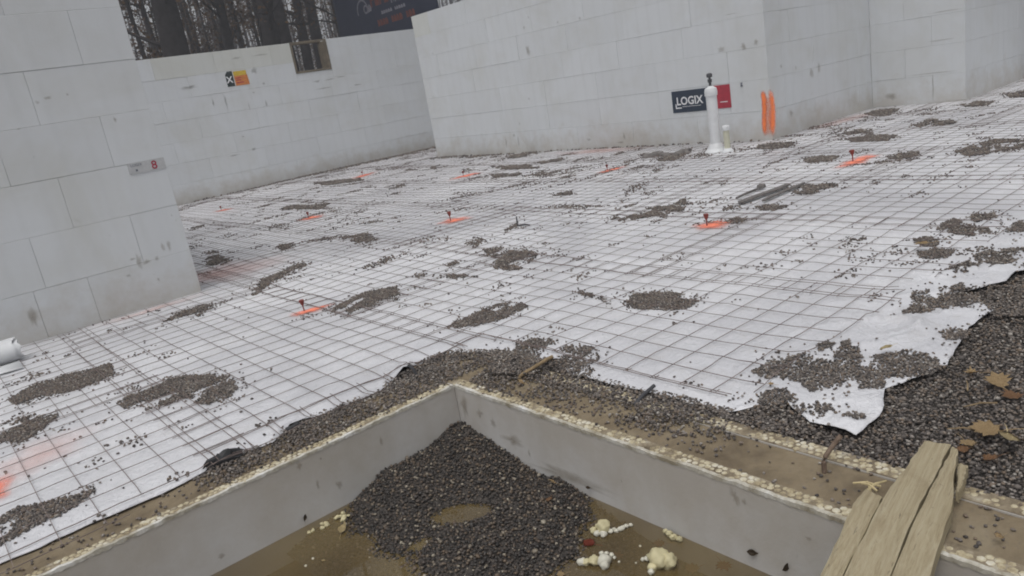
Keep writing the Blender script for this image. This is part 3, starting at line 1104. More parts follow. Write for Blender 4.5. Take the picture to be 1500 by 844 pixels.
PATCHES = [
    [(2.09,4.72),(2.25,4.91),(2.43,4.94),(2.62,4.81),(2.58,4.66),(2.44,4.48),(2.3,4.51),(2.1,4.53)],
    [(2.24,3.58),(2.4,3.63),(2.63,3.65),(2.74,3.55),(2.69,3.4),(2.54,3.38),(2.36,3.44)],
    [(3.61,4.97),(3.77,4.76),(3.63,4.35),(3.46,4.24),(3.45,4.43),(3.31,4.15),(3.26,4.32),(3.31,4.59),(3.48,4.67)],
    [(3.03,3.28),(3.02,3.04),(3.18,2.97),(3.22,2.75),(3.21,2.53),(3.04,2.51),(2.96,2.64),(2.96,2.93)],
    [(2.08,2.97),(2.24,3.06),(2.29,3.03),(2.33,2.93),(2.38,2.75),(2.34,2.64),(2.29,2.61),(2.3,2.75),(2.22,2.76),(2.15,2.7),(2.16,2.64),(2.03,2.59),(1.93,2.78)],
    [(2.36,2.62),(2.38,2.56),(2.3,2.45),(2.19,2.37),(2.14,2.38),(2.15,2.53),(2.18,2.57),(2.21,2.55),(2.27,2.62)],
    [(0.23,5.27),(0.36,5.36),(0.56,5.34),(0.77,5.27),(0.73,5.01),(0.53,4.96),(0.33,5.09),(0.24,5.06)],
    [(0.12,4.77),(0.23,4.81),(0.35,4.56),(0.23,4.41),(0.14,4.33),(0.09,4.52)],
    [(0.64,4.4),(0.76,4.48),(0.91,4.5),(1.07,4.33),(1.14,4.15),(1.1,3.92),(0.97,3.75),(0.9,3.95),(0.75,4.11),(0.66,4.1)],
    [(-0.02,3.46),(0.04,3.51),(0.17,3.43),(0.3,3.36),(0.33,3.28),(0.24,3.25),(0.1,3.29),(0.01,3.26),(-0.05,3.24)],
    [(1.33,5.99),(1.5,6.17),(1.67,6.16),(1.68,5.98),(1.54,5.86),(1.42,5.9)],
    [(2.04,6.08),(2.3,6.47),(2.51,6.55),(2.72,6.59),(2.7,6.45),(2.46,6.31),(2.22,6.17),(2.02,5.97)],
    [(3.05,7.99),(3.2,7.73),(2.96,7.56)],
    [(3.52,7.3),(3.71,7.14),(3.57,6.69),(3.42,6.67),(3.48,7.1)],
    [(4.36,10.85),(4.59,11.09),(4.79,10.13),(4.53,9.84),(4.45,10.63)],
    [(2.42,8.32),(2.55,8.4),(2.49,7.8),(2.36,7.74),(2.31,7.93)],
    [(6.27,13.7),(6.67,12.59),(6.49,12.12),(6.09,12.7)],
    [(8.02,7.04),(8.01,6.7),(7.8,6.57),(7.76,6.78)],
    [(7.42,6.27),(8.0,6.49),(7.88,6.17),(7.46,6.05)],
    [(8.38,5.47),(8.49,5.34),(8.41,4.98),(8.11,4.83),(8.02,5.05),(8.14,5.32)],
    [(7.17,4.2),(7.43,4.13),(7.4,3.89),(7.18,3.88),(7.1,4.06)],
    [(8.47,4.35),(8.77,4.3),(8.57,3.88),(8.26,3.79),(8.28,4.2)],
    [(9.34,4.03),(9.78,4.05),(9.54,3.69),(9.24,3.53),(9.13,3.78)],
    [(7.32,3.38),(7.51,3.38),(7.53,3.18),(7.4,3.11),(7.18,3.19),(7.19,3.29)],
    [(7.47,2.86),(7.7,2.81),(7.67,2.68),(7.79,2.41),(7.49,2.32),(7.4,2.47),(7.27,2.65)],
    [(7.88,2.79),(8.05,2.73),(8.04,2.55),(7.95,2.46),(7.78,2.6),(7.74,2.7)],
    [(10.94,4.08),(11.14,3.98),(10.97,3.75),(10.66,3.72),(10.67,3.95)],
    [(10.69,5.26),(11.1,5.22),(10.95,4.91),(10.37,4.78),(10.35,4.97)],
    [(8.97,4.69),(9.18,4.56),(9.13,4.42),(8.82,4.47)],
    [(7.25,4.19),(7.44,4.14),(7.4,3.91),(7.22,3.91),(7.11,4.06)],
    [(5.99,3.48),(6.09,3.31),(5.99,3.16),(5.9,3.3)],
    [(11.81,3.89),(11.9,3.69),(11.23,3.48),(11.33,3.65)],
    [(5.94,3.6),(6.11,3.58),(6.07,3.23),(5.95,3.11),(5.87,3.29),(5.88,3.48)],
    [(5.78,3.46),(5.88,3.37),(5.83,3.25),(5.71,3.27),(5.71,3.38)],
    [(5.25,3.48),(5.29,3.43),(5.35,3.32),(5.31,3.22),(5.16,3.28),(5.13,3.4)],
    [(5.16,4.44),(5.25,4.37),(5.19,4.16),(5.07,4.16),(5.08,4.33)],
    [(5.33,4.37),(5.46,4.35),(5.31,4.14),(5.22,4.21)],
    [(3.15,2.79),(3.24,2.77),(3.23,2.67),(3.1,2.66)],
    [(4.5,2.32),(4.54,2.27),(4.45,2.21),(4.41,2.24)],
    [(4.3,2.14),(4.27,2.05),(4.11,2.0),(4.13,2.07)],
    [(4.77,3.45),(4.87,3.42),(4.82,3.3),(4.72,3.32)],
    [(4.83,1.94),(4.97,1.96),(5.06,1.94),(4.98,1.88),(4.87,1.88),(4.89,1.75),(4.8,1.66),(4.69,1.65),(4.73,1.76),(4.76,1.87)],
    [(4.76,1.58),(4.97,1.59),(5.08,1.57),(4.83,1.49),(4.77,1.53)],
    [(5.16,1.88),(5.23,1.79),(5.12,1.74),(5.02,1.8)],
    [(4.58,1.97),(4.64,1.93),(4.51,1.82),(4.45,1.85)],
    [(4.29,1.9),(4.38,1.82),(4.39,1.7),(4.25,1.68),(4.2,1.79),(4.21,1.85)],
    [(4.29,1.54),(4.41,1.51),(4.46,1.42),(4.48,1.32),(4.17,1.23),(4.16,1.33),(4.09,1.42),(4.18,1.48)],
    [(4.06,1.58),(4.16,1.55),(4.15,1.49),(4.01,1.49),(3.99,1.54)],
    [(3.38,1.51),(3.6,1.55),(3.72,1.55),(3.81,1.44),(3.75,1.34),(3.79,1.28),(3.88,1.14),(3.52,1.04),(3.47,1.16),(3.54,1.19),(3.54,1.27),(3.52,1.39),(3.43,1.38)],
    [(2.51,1.73),(2.64,1.69),(2.68,1.61),(2.69,1.53),(2.69,1.46),(2.82,1.56),(2.8,1.6),(2.88,1.62),(2.91,1.56),(2.84,1.51),(2.88,1.44),(2.86,1.35),(2.83,1.3),(2.89,1.3),(2.91,1.23),(2.86,1.14),(2.77,1.16),(2.71,1.23),(2.72,1.27),(2.65,1.29),(2.6,1.26),(2.54,1.35),(2.46,1.45),(2.51,1.52),(2.47,1.64)],
    [(2.28,1.62),(2.35,1.57),(2.38,1.47),(2.34,1.4),(2.35,1.34),(2.32,1.29),(2.26,1.32),(2.18,1.31),(2.16,1.34),(2.17,1.44),(2.13,1.5),(2.18,1.58)],
    [(2.69,1.77),(2.73,1.75),(2.68,1.66),(2.66,1.71)],
    [(3.17,1.26),(3.22,1.23),(3.23,1.2),(3.16,1.19),(3.13,1.23)],
    [(2.32,1.23),(2.35,1.21),(2.36,1.18),(2.3,1.2)],
    [(8.51,10.56),(8.65,10.07),(8.31,9.8),(8.17,10.03)],
    [(7.72,8.85),(7.97,8.56),(7.76,8.4),(7.6,8.6)],
    [(7.42,9.62),(7.54,8.93),(7.24,8.27),(7.18,8.97)],
    [(5.63,6.3),(5.76,6.15),(5.64,6.0),(5.54,6.16)],
    [(6.78,9.05),(6.88,8.38),(6.73,8.05),(6.64,8.59)],
    [(4.77,4.65),(4.99,4.34),(4.94,4.19),(4.67,4.45)],
    [(5.11,4.49),(5.23,4.2),(5.06,4.07),(5.03,4.37)],
    [(3.17,4.87),(3.26,4.9),(3.18,4.72),(3.13,4.75)],
    [(2.91,4.93),(2.96,4.9),(2.89,4.79),(2.87,4.85)],
]

# ================================================================== GRAVEL
LAB = 'loose grey pea gravel spilled in a patch on the white membrane'
for k, poly in enumerate(PATCHES):
    px = [p[0] for p in poly]
    py = [p[1] for p in poly]
    far = (sum(px) / len(px)) ** 2 + (sum(py) / len(py)) ** 2
    pitch = 0.0108 if far < 32 else (0.015 if far < 90 else 0.022)
    gx, gy = jgrid(min(px) - 0.08, max(px) + 0.08, min(py) - 0.08, max(py) + 0.08, pitch)
    d = edge_dist(gx, gy, poly)
    ins = in_poly(gx, gy, poly)
    sd = np.where(ins, d, -d)
    size = math.sqrt(max(1e-4, (max(px) - min(px)) * (max(py) - min(py))))
    st_ = fnoise(gx * 0.45 + gy * 0.25, gy * 1.2 - gx * 0.5, 9, k)
    e = np.minimum(sd / min(0.05, 0.22 * size), 1.15) + 4.6 * (st_ - 0.46) * 2
    keep = (rng.random(gx.size) < np.clip(0.5 + 0.9 * e, 0, 1.0)) & (e > -0.6) & (sd > -0.018)
    # a loose halo of single stones
    halo = (~keep) & (sd > -0.09) & (rng.random(gx.size) < 0.015 * (1 + 6 * (fnoise(gx, gy, 14, k + 5) > 0.6)))
    for msk, lay in ((keep, 0), (keep & (e > 0.25) & (rng.random(gx.size) < 0.95), 1), (halo, 0)):
        if lay == 0 and msk is keep:
            PX, PY, PR, PZ = [], [], [], []
        n = int(msk.sum())
        r = rng.uniform(0.45, 0.72, n) * pitch
        PX.append(gx[msk] + (rng.uniform(-.5, .5, n) * pitch if lay else 0))
        PY.append(gy[msk] + (rng.uniform(-.5, .5, n) * pitch if lay else 0))
        PR.append(r)
        PZ.append(memb_z(gx[msk], gy[msk]) + r * 0.5 + 0.001 + lay * pitch * 0.35)
    P = np.stack([np.concatenate(PX), np.concatenate(PY), np.concatenate(PZ)], 1)
    o = pebbles('gravel_patch', P, np.concatenate(PR), 'gravel')
    if o:
        tag(o, LAB, 'gravel', 'gravel patches spilled on the membrane', 'stuff')

# single stones and crumbs strewn over the whole membrane
n = 5200
gx = rng.uniform(-0.5, 11.4, n)
gy = rng.uniform(1.2, 15.5, n)
cl = fnoise(gx, gy, 0.9, 61)
ok = in_poly(gx, gy, MEMB) & (rng.random(n) < np.clip((cl - 0.3) * 2.2, 0.03, 1))
gx, gy = gx[ok], gy[ok]
cnt = np.minimum(22, (rng.pareto(0.85, gx.size) + 1).astype(int))
X = np.repeat(gx, cnt)
Y = np.repeat(gy, cnt)
sp = np.repeat(0.008 * np.sqrt(cnt), cnt)
X = X + rng.normal(0, 1, X.size) * sp * 1.3
Y = Y + rng.normal(0, 1, X.size) * sp
dist = np.hypot(X, Y)
r = rng.uniform(0.005, 0.0085, X.size) * (1 + 0.03 * dist)
ok = in_poly(X, Y, MEMB)
o = pebbles('gravel_scatter', np.stack([X, Y, memb_z(X, Y) + r * 0.5], 1)[ok], r[ok], 'gravel')
tag(o, 'single stones scattered thinly over the white membrane', 'gravel', kind='stuff')

# ragged thin spills trodden over the far part of the floor
nX, nY = [], []
for k in range(150):
    cx, cy = rng.uniform(2.4, 11.2), rng.uniform(3.0, 15.2)
    if not in_poly([cx], [cy], MEMB)[0] or math.hypot(cx, cy) < 5:
        continue
    q = int(rng.uniform(20, 110))
    s1, s2, an = rng.uniform(0.05, 0.22), rng.uniform(0.02, 0.07), rng.uniform(0, 3.14)
    a_, b_ = rng.normal(0, s1, q), rng.normal(0, s2, q) + 0.05 * np.sin(rng.uniform(0, 6))
    nX.append(cx + a_ * math.cos(an) - b_ * math.sin(an))
    nY.append(cy + a_ * math.sin(an) + b_ * math.cos(an))
X, Y = np.concatenate(nX), np.concatenate(nY)
ok = in_poly(X, Y, MEMB)
X, Y = X[ok], Y[ok]
r = rng.uniform(0.007, 0.013, X.size)
o = pebbles('gravel_scatter', np.stack([X, Y, memb_z(X, Y) + r * 0.5], 1), r, 'gravel')
tag(o, 'ragged thin trails of gravel trodden over the far part of the membrane', 'gravel', kind='stuff')

# gravel drifted along the foot of the back wall
gx, gy = jgrid(4.2, 11.5, 15.0, 15.58, 0.035)
keep = rng.random(gx.size) < np.clip(1.1 - (15.58 - gy) / (0.06 + 0.42 * np.clip((gx - 5.2) / 4, 0, 1)) + 1.1 * (fnoise(gx, gy, 2, 71) - 0.5), 0, 1)
n = int(keep.sum())
r = rng.uniform(0.016, 0.026, n)
o = pebbles('gravel_drift', np.stack([gx[keep], gy[keep], memb_z(gx[keep], gy[keep]) + r * 0.5], 1), r, 'gravel')
tag(o, 'thin brown drift of gravel along the foot of the back wall', 'gravel', kind='stuff')
gx, gy = jgrid(7.6, 8.76, 5.0, 13.1, 0.03)
keep = rng.random(gx.size) < np.clip(0.75 - (8.76 - gx) / (0.05 + 0.5 * np.clip((gy - 9.5) / 3, 0, 1)) + 1.2 * (fnoise(gx, gy, 2, 73) - 0.5), 0, 1)
n = int(keep.sum())
r = rng.uniform(0.013, 0.022, n)
o = pebbles('gravel_drift', np.stack([gx[keep], gy[keep], memb_z(gx[keep], gy[keep]) + r * 0.5], 1), r, 'gravel')
tag(o, 'thin drift of gravel along the foot of the wall with the navy sign', 'gravel', kind='stuff')

# the open gravel bed beside the membrane
gx, gy = jgrid(PX1 + TH - 0.01, 4.7, 0.2, 2.0, 0.0128)
inside = in_poly(gx, gy, MEMB)
d = edge_dist(gx, gy, FREE, False)
keep = ~(inside & (d > 0.05))
gx, gy = gx[keep], gy[keep]
PX_, PY_, PZ_, PR_ = [], [], [], []
for lay in range(2):
    msk = rng.random(gx.size) < (0.98 if lay == 0 else 0.55)
    n = int(msk.sum())
    r = rng.uniform(0.0042, 0.0082, n) * np.where(rng.random(n) < 0.05, 1.7, 1)
    x_, y_ = gx[msk] + lay * rng.uniform(-.008, .008, n), gy[msk] + lay * rng.uniform(-.008, .008, n)
    PX_.append(x_)
    PY_.append(y_)
    PR_.append(r)
    PZ_.append(-0.022 + r * 0.5 + lay * 0.008 + 0.016 * fnoise(x_, y_, 4, 81) - 0.012 * (edge_dist(x_, y_, FREE, False) < 0.05) * in_poly(x_, y_, MEMB))
o = pebbles('gravel_field', np.stack([np.concatenate(PX_), np.concatenate(PY_), np.concatenate(PZ_)], 1), np.concatenate(PR_), 'gravel')
tag(o, 'bed of loose grey pea gravel beside the torn membrane edge', 'gravel', kind='stuff')

# gravel lying on top of the stem wall
gx, gy = jgrid(-0.6, PX1 + TH + 0.16, 0.2, PY1 + TH + 0.10, 0.0128)
left = gy > PY1
right = ~left & (gx > PX1)
inm = in_poly(gx, gy, MEMB) & (edge_dist(gx, gy, FREE, False) > 0.03)
dens = np.zeros(gx.size)
u = gy - PY1                                     # distance from the inner face, left arm
nz = fnoise(gx, gy, 7, 91)
dl_ = 0.10 + 0.95 * np.clip((gx - 0.66) / 0.35, 0, 1) + 1.3 * np.exp(-((gx - 0.78) / 0.12) ** 2) * np.clip(u / 0.2, 0, 1)
dl_ = dl_ * np.clip((u - 0.035) / 0.05, 0.02, 1) * np.clip(0.25 + 2.2 * (nz - 0.2), 0.1, 1.3)
dens = np.where(left, dl_, dens)
v = gx - PX1
dr_ = 0.07 + 0.75 * np.clip((gy - 2.05) / 0.6, 0, 1) + 0.65 * np.exp(-((gy - 1.86) / 0.2) ** 2) * np.clip((v - 0.06) / 0.1, 0, 1) + 0.6 * np.clip((gy - 1.35) / 0.2, 0, 1) * np.clip((v - 0.2) / 0.08, 0, 1)
dr_ = dr_ * np.clip((v - 0.03) / 0.06, 0.02, 1) * np.clip(0.15 + 2.3 * (nz - 0.18), 0.08, 1.3)
dr_ = np.where(v > TH, np.where(gy > 1.3, 1.0, 0.0), dr_)
dens = np.where(right, dr_, dens)
dens = np.where(left & (u > TH - 0.03), 1.0, dens)
keep = (rng.random(gx.size) < dens) & ~inm
gx, gy = gx[keep], gy[keep]
dd = np.clip(dens[keep], 0, 1)
n = gx.size
r = rng.uniform(0.0048, 0.0088, n)
heap = 0.022 * dd * fnoise(gx, gy, 5, 95) * np.clip((np.where(gy > PY1, gy - PY1, gx - PX1) - 0.04) / 0.12, 0, 1)
P = np.stack([gx, gy, -0.012 + r * 0.55 + heap + np.where((np.where(gy > PY1, gy - PY1, gx - PX1) < FT), 0.012, 0)], 1)
ex = rng.random(n) < 0.75 * (heap > 0.004)
P2 = P[ex] + np.stack([rng.uniform(-.007, .007, ex.sum()), rng.uniform(-.007, .007, ex.sum()), rng.uniform(-.012, -.002, ex.sum())], 1)
o = pebbles('gravel_spill', np.concatenate([P, P2]), np.concatenate([r, r[ex]]), 'gravel')
tag(o, 'brown pea gravel spilled along the top of the stem wall', 'gravel', kind='stuff')

# heap of wet gravel in the corner of the pit
OUT = [(1.79, 2.89), (1.08, 2.89), (1.02, 2.80), (0.96, 2.65), (0.94, 2.45), (0.98, 2.20), (1.06, 1.97), (1.17, 1.80), (1.30, 1.72), (1.47, 1.70), (1.58, 1.78), (1.68, 1.83), (1.79, 1.92)]
OPEN = OUT[1:]


def pile_h(x, y):
    d = edge_dist(x, y, OPEN, False)
    d = np.where(in_poly(x, y, OUT), d, -d)
    cd = np.hypot(x - PX1, y - PY1)
    h = -0.318 + 0.052 * np.clip(d / 0.22, -1, 1) + 0.072 * np.exp(-(cd / 0.45) ** 1.3) * np.clip(d / 0.15, 0, 1)
    h += 0.03 * np.clip(d / 0.1, 0.25, 1) * (fnoise(x, y, 5, 101) - 0.5) * 2
    h -= 0.03 * np.exp(-(PX1 - x) / 0.12) * (1 - np.exp(-(cd / 0.25) ** 2))
    a = (x - 1.39) * 0.75 + (y - 2.37) * -0.66
    b = (x - 1.39) * 0.66 + (y - 2.37) * 0.75
    h -= 0.078 * np.exp(-(a / 0.14) ** 2 - (b / 0.075) ** 2)
    h -= 0.035 * np.exp(-((x - 1.17) / 0.05) ** 2 - ((y - 2.33) / 0.05) ** 2)
    return h


NXP, NYP = 60, 70
gxl = np.linspace(0.82, PX1 - 0.001, NXP)
gyl = np.linspace(1.56, PY1 - 0.001, NYP)
GX, GY = np.meshgrid(gxl, gyl)
GZ = pile_h(GX.ravel(), GY.ravel()).reshape(GX.shape) - 0.006
vs = [(a, b, c_) for a, b, c_ in zip(GX.ravel(), GY.ravel(), GZ.ravel())]
fs = [(j * NXP + i, j * NXP + i + 1, (j + 1) * NXP + i + 1, (j + 1) * NXP + i) for j in range(NYP - 1) for i in range(NXP - 1)]
heap_o = tag(empty('gravel_heap', (1.5, 2.5, -0.42)), 'heap of dark wet gravel in the corner of the flooded pit', 'gravel heap')
core = from_data('heap_core', [(a - 1.5, b - 2.5, c_ + 0.42) for a, b, c_ in vs], fs, 'gravel_base', heap_o, smooth=True)
gx, gy = jgrid(0.85, PX1 - 0.004, 1.58, PY1 - 0.004, 0.0125)
hz = pile_h(gx, gy)
keep = (hz > WZ - 0.06) & (rng.random(gx.size) < 0.97)
gx, gy, hz = gx[keep], gy[keep], hz[keep]
r = rng.uniform(0.0042, 0.0088, gx.size) * np.where(rng.random(gx.size) < 0.06, 1.5, 1)
st = pebbles('stones', np.stack([gx, gy, hz + r * 0.35], 1), r, 'gravel_wet')
st.parent = heap_o
st.location = (-1.5, -2.5, 0.42)
st['kind'] = 'stuff'

# ================================================================== PIPES AND PEGS
pipe = tag(empty('vent_pipe', (8.03, 5.83, float(hm(8.03, 5.83)))), 'tall white plastic pipe with dark valve on top, before the navy sign', 'pipe')


def ring_obj(name, prof, mat, root, n=20, smooth=True):
    """lathe: prof = [(r, z), ...]"""
    vs, fs = [], []
    for r_, z_ in prof:
        for j in range(n):
            a = 2 * math.pi * j / n
            vs.append((r_ * math.cos(a), r_ * math.sin(a), z_))
    for i in range(len(prof) - 1):
        for j in range(n):
            a, b = i * n + j, i * n + (j + 1) % n
            fs.append((a, b, b + n, a + n))
    fs.append(tuple(range(n))[::-1])
    fs.append(tuple(range((len(prof) - 1) * n, len(prof) * n)))
    o = from_data(name, vs, fs, mat, root, smooth=False)
    return o


ring_obj('pipe_body', [(0.066, -0.02), (0.066, 0.725)], 'plastic_pipe', pipe)
ring_obj('cap', [(0.076, 0.69), (0.078, 0.74), (0.070, 0.775), (0.035, 0.80), (0.018, 0.806)], 'plastic_pipe', pipe)
ring_obj('collar', [(0.15, -0.01), (0.14, 0.015), (0.10, 0.05), (0.08, 0.09), (0.068, 0.11)], 'plastic_pipe', pipe)
ring_obj('valve_stem', [(0.016, 0.80), (0.016, 0.845), (0.026, 0.85), (0.028, 0.885), (0.014, 0.89), (0.014, 0.91)], 'dark_metal', pipe, 12)
ring_obj('valve_head', [(0.014, 0.905), (0.034, 0.912), (0.036, 0.94), (0.03, 0.955), (0.012, 0.96)], 'dark_metal', pipe, 12)
p2 = tag(empty('drain_stub', (7.97, 5.62, float(hm(7.97, 5.62)))), 'short capped plastic stub pipe beside the tall white pipe', 'pipe')
ring_obj('pipe_body', [(0.037, -0.02), (0.037, 0.29)], 'pipe_stained', p2)
ring_obj('cap', [(0.047, 0.265), (0.048, 0.305), (0.042, 0.322), (0.02, 0.328)], 'plastic_pipe', p2)
ring_obj('collar', [(0.08, -0.01), (0.07, 0.02), (0.04, 0.05)], 'plastic_pipe', p2)


def spray_patch(cx, cy, rx, ry, rot, mat, name='spray_mark', n=28, rings=7):
    vs, fs, fade = [], [], []
    ca, sa = math.cos(rot), math.sin(rot)
    for i in range(rings + 1):
        t = i / rings
        for j in range(n):
            a = 2 * math.pi * j / n
            rr = t * (1 + 0.22 * math.sin(2 * a + cx) + 0.15 * math.sin(5 * a + cy * 3))
            u_, v_ = rr * rx * math.cos(a), rr * ry * math.sin(a)
            x_, y_ = cx + u_ * ca - v_ * sa, cy + u_ * sa + v_ * ca
            vs.append([x_, y_, 0])
            fade.append((1 - t) ** 1.15 * 1.2)
    hh = hm(np.array([v_[0] for v_ in vs]), np.array([v_[1] for v_ in vs])) + 0.0105
    vs = [(a[0], a[1], h_) for a, h_ in zip(vs, hh)]
    for i in range(rings):
        for j in range(n):
            a, b = i * n + j, i * n + (j + 1) % n
            fs.append((a, b, b + n, a + n))
    o = from_data(name, [(a - cx, b - cy, c_) for a, b, c_ in vs], fs, mat, None, (cx, cy, 0))
    add_attr(o.data, 'fade', fade)
    return o


def peg_proto():
    root = empty('marker_peg')
    v_, f_ = tube_data([(0, 0, -0.02), (0.001, 0, 0.05), (0, 0.001, 0.075)], [0.0075, 0.007, 0.007], 8)
    from_data('pin', v_, f_, 'peg_paint', root)
    o = ring_obj('cup', [(0.009, 0.068), (0.018, 0.085), (0.025, 0.108), (0.027, 0.122), (0.020, 0.126)], 'peg_paint', root, 12)
    bm = bmesh.new()
    bm_box(bm, (-0.032, -0.008, 0.1), (0.02, 0.008, 0.118), 0.003)
    from_bm('wing', bm, 'peg_paint', root)
    return root


def copy_tree(o, parent=None):
    c = o.copy()
    link(c)
    c.parent = parent
    for ch in o.children:
        copy_tree(ch, c)
    return c


PEGS = [(1.98, 4.95, 'dark orange peg in sprayed patch beside dark oblong gravel patch', 1.0, 0.16, 0.10),
        (4.08, 9.30, 'thin dark peg in faint sprayed patch in mid floor', 1.0, 0.22, 0.16),
        (4.34, 6.47, 'dark orange cupped peg in sprayed patch near a lone bent wire', 1.15, 0.26, 0.15),
        (6.90, 12.90, 'small peg in sprayed patch before the long back wall', 0.9, 0.40, 0.22),
        (6.70, 9.42, 'small peg in sprayed patch out from the corner of the sign wall', 0.9, 0.30, 0.18),
        (6.88, 6.62, 'thin peg in pale sprayed patch before the sign wall', 0.9, 0.25, 0.14),
        (4.62, 3.50, 'dark red cupped peg in bright orange patch beside scrap strips', 1.1, 0.22, 0.15),
        (7.10, 3.62, 'dark orange peg in long bright patch beside the short foam wall', 1.3, 0.36, 0.17),
        (4.15, 12.77, 'tiny peg in dull sprayed patch far behind the red 8 label wall', 0.9, 0.24, 0.14)]
proto = peg_proto()
for k, (x, y, lab, s, rx, ry) in enumerate(PEGS):
    o = proto if k == 0 else copy_tree(proto)
    o.location = (x, y, float(hm(x, y)))
    o.scale = (s * 0.66, s * 0.66, s * 0.74)
    o.rotation_euler = (random.uniform(-0.06, 0.06), random.uniform(-0.06, 0.06), random.uniform(0, 6))
    tag(o, lab, 'peg', 'painted marker pegs across the floor')
    sm_ = spray_patch(x + 0.03, y - 0.03, rx, ry, random.uniform(-0.4, 0.3), 'orange_spray')
    tag(sm_, 'orange spray paint round the ' + lab.split(' in ')[0] + ' ' + lab.split(' ', 3)[3].split(' patch ')[-1], 'paint mark')
for (x, y, rx, ry, lab) in ((-0.03, 3.80, 0.12, 0.22, 'soft orange spray paint on the membrane by the dark gravel near the pit'),
                            (0.20, 4.05, 0.3, 0.3, 'faint pink overspray on the membrane near the white roll'),
                            (2.15, 7.3, 0.7, 0.8, 'faint pink overspray on the membrane past the corner of the red 8 label wall'),
                            (1.4, 6.55, 0.5, 0.12, 'faint pink overspray at the foot of the red 8 label wall'),
                            (8.5, 8.3, 0.25, 1.4, 'faint pink overspray at the foot of the navy sign wall'),
                            (10.2, 5.25, 1.1, 0.2, 'faint pink overspray along the foot of the short foam wall')):
    strong = 'soft' in lab
    tag(spray_patch(x, y, rx, ry, 0, 'orange_spray' if strong else 'pink_overspray'), lab, 'paint mark')

# lone bent wire on the membrane
v_, f_ = tube_data([(0, 0, -0.002), (0.004, 0, 0.05), (0.006, 0.0, 0.095)], [0.007, 0.007, 0.005], 6)
v2, f2 = tube_data([(0, 0, 0.004), (0.04, -0.06, 0.012), (0.05, -0.12, 0.006)], [0.007, 0.008, 0.006], 6)
vv, ff = join_data([(v_, f_), (v2, f2)])
tag(from_data('bent_wire', vv, ff, 'dark_metal', None, (4.34, 5.40, float(hm(4.34, 5.4)))), 'dark bent wire stub sticking up from the mesh in mid floor', 'wire')

# dark strips left lying on the mesh
for (x0, y0, x1, y1, w_, lab) in ((5.30, 3.66, 5.98, 3.64, 0.055, 'wide dark timber strip lying on the mesh beside the orange patch'),
                                  (5.38, 3.50, 6.05, 3.53, 0.03, 'narrow dark strip lying alongside the wide dark timber strip'),
                                  (5.45, 3.80, 5.88, 3.84, 0.018, 'thin dark rod with a knobbed end lying behind the timber strips')):
    bm = bmesh.new()
    L_ = math.hypot(x1 - x0, y1 - y0)
    bm_box(bm, (0, -w_ / 2, 0), (L_, w_ / 2, 0.016), 0.002)
    if w_ < 0.02:
        bm_box(bm, (L_ - 0.03, -0.03, -0.002), (L_ + 0.03, 0.03, 0.035), 0.008)
    bmesh.ops.subdivide_edges(bm, edges=[e for e in bm.edges if e.calc_length() > 0.3], cuts=7)
    for v in bm.verts:
        v.co.y += 0.008 * math.sin(v.co.x * 9) + random.uniform(-0.002, 0.002)
    o = from_bm('timber_strip' if w_ > 0.02 else 'metal_rod', bm, 'dark_scrap', None, (x0, y0, float(hm(x0, y0)) + 0.017))
    o.rotation_euler = (0, 0, math.atan2(y1 - y0, x1 - x0))
    tag(o, lab, 'strip' if w_ > 0.02 else 'rod')
# dark lump by the pipes
bm = bmesh.new()
for k in range(9):
    r0 = bmesh.ops.create_icosphere(bm, subdivisions=2, radius=1.0)
    cx_, cy_, s_ = random.uniform(-0.3, 0.3), random.uniform(-0.1, 0.1), random.uniform(0.03, 0.07)
    for v in r0['verts']:
        v.co = Vector((cx_ + v.co.x * s_ * 1.6, cy_ + v.co.y * s_, 0.01 + max(-0.2, v.co.z) * s_ * 0.8)) * (1 + 0.15 * noise.noise(v.co * 3 + Vector((k, 0, 0))))
o = from_bm('dirt_clod', bm, 'dark_scrap', None, (7.85, 6.55, float(hm(7.85, 6.55))))
o.rotation_euler = (0, 0, math.radians(-70))
tag(o, 'low dark lump of dirt beside the tall white pipe', 'dirt')

# white roll of sheeting beside the left wall
root = tag(empty('plastic_roll', (-0.5, 6.24, float(hm(0, 6.24)))), 'white rolled plastic sheet lying at the foot of the red 8 label wall', 'roll')
vs, fs = [], []
nt_, nl = 70, 16
for i in range(nl + 1):
    for j in range(nt_):
        a = j / nt_ * 2 * math.pi * 2.6
        r_ = 0.085 - 0.0085 * (j / nt_ * 2.6) + 0.004 * math.sin(3 * a + i * 0.3)
        xe = -0.9 + i / nl * 1.80 + (0.02 * math.sin(1.3 * a + 1) + 0.008 * math.sin(5 * a) if i == nl else 0)
        vs.append((xe, r_ * math.cos(a), 0.088 + r_ * math.sin(a)))
for i in range(nl):
    for j in range(nt_ - 1):
        a = i * nt_ + j
        fs.append((a, a + 1, a + nt_ + 1, a + nt_))
o = from_data('rolled_sheet', vs, fs, 'plastic_pipe', root, smooth=True)
vs, fs = [], []
for i in range(13):
    for j in range(6):
        x_ = -0.9 + i / 12 * 1.78
        y_ = -0.08 - 0.2 * j / 5 + 0.015 * math.sin(i * 1.9)
        vs.append((x_, y_, 0.012 + 0.022 * max(0, math.sin(j * 1.3 + i * 0.5))))
for i in range(12):
    for j in range(5):
        a = i * 6 + j
        fs.append((a, a + 1, a + 7, a + 6))
o = from_data('loose_end', vs, fs, 'plastic_pipe', root, smooth=True)
sd_ = o.modifiers.new('t', 'SOLIDIFY')
sd_.thickness = 0.003

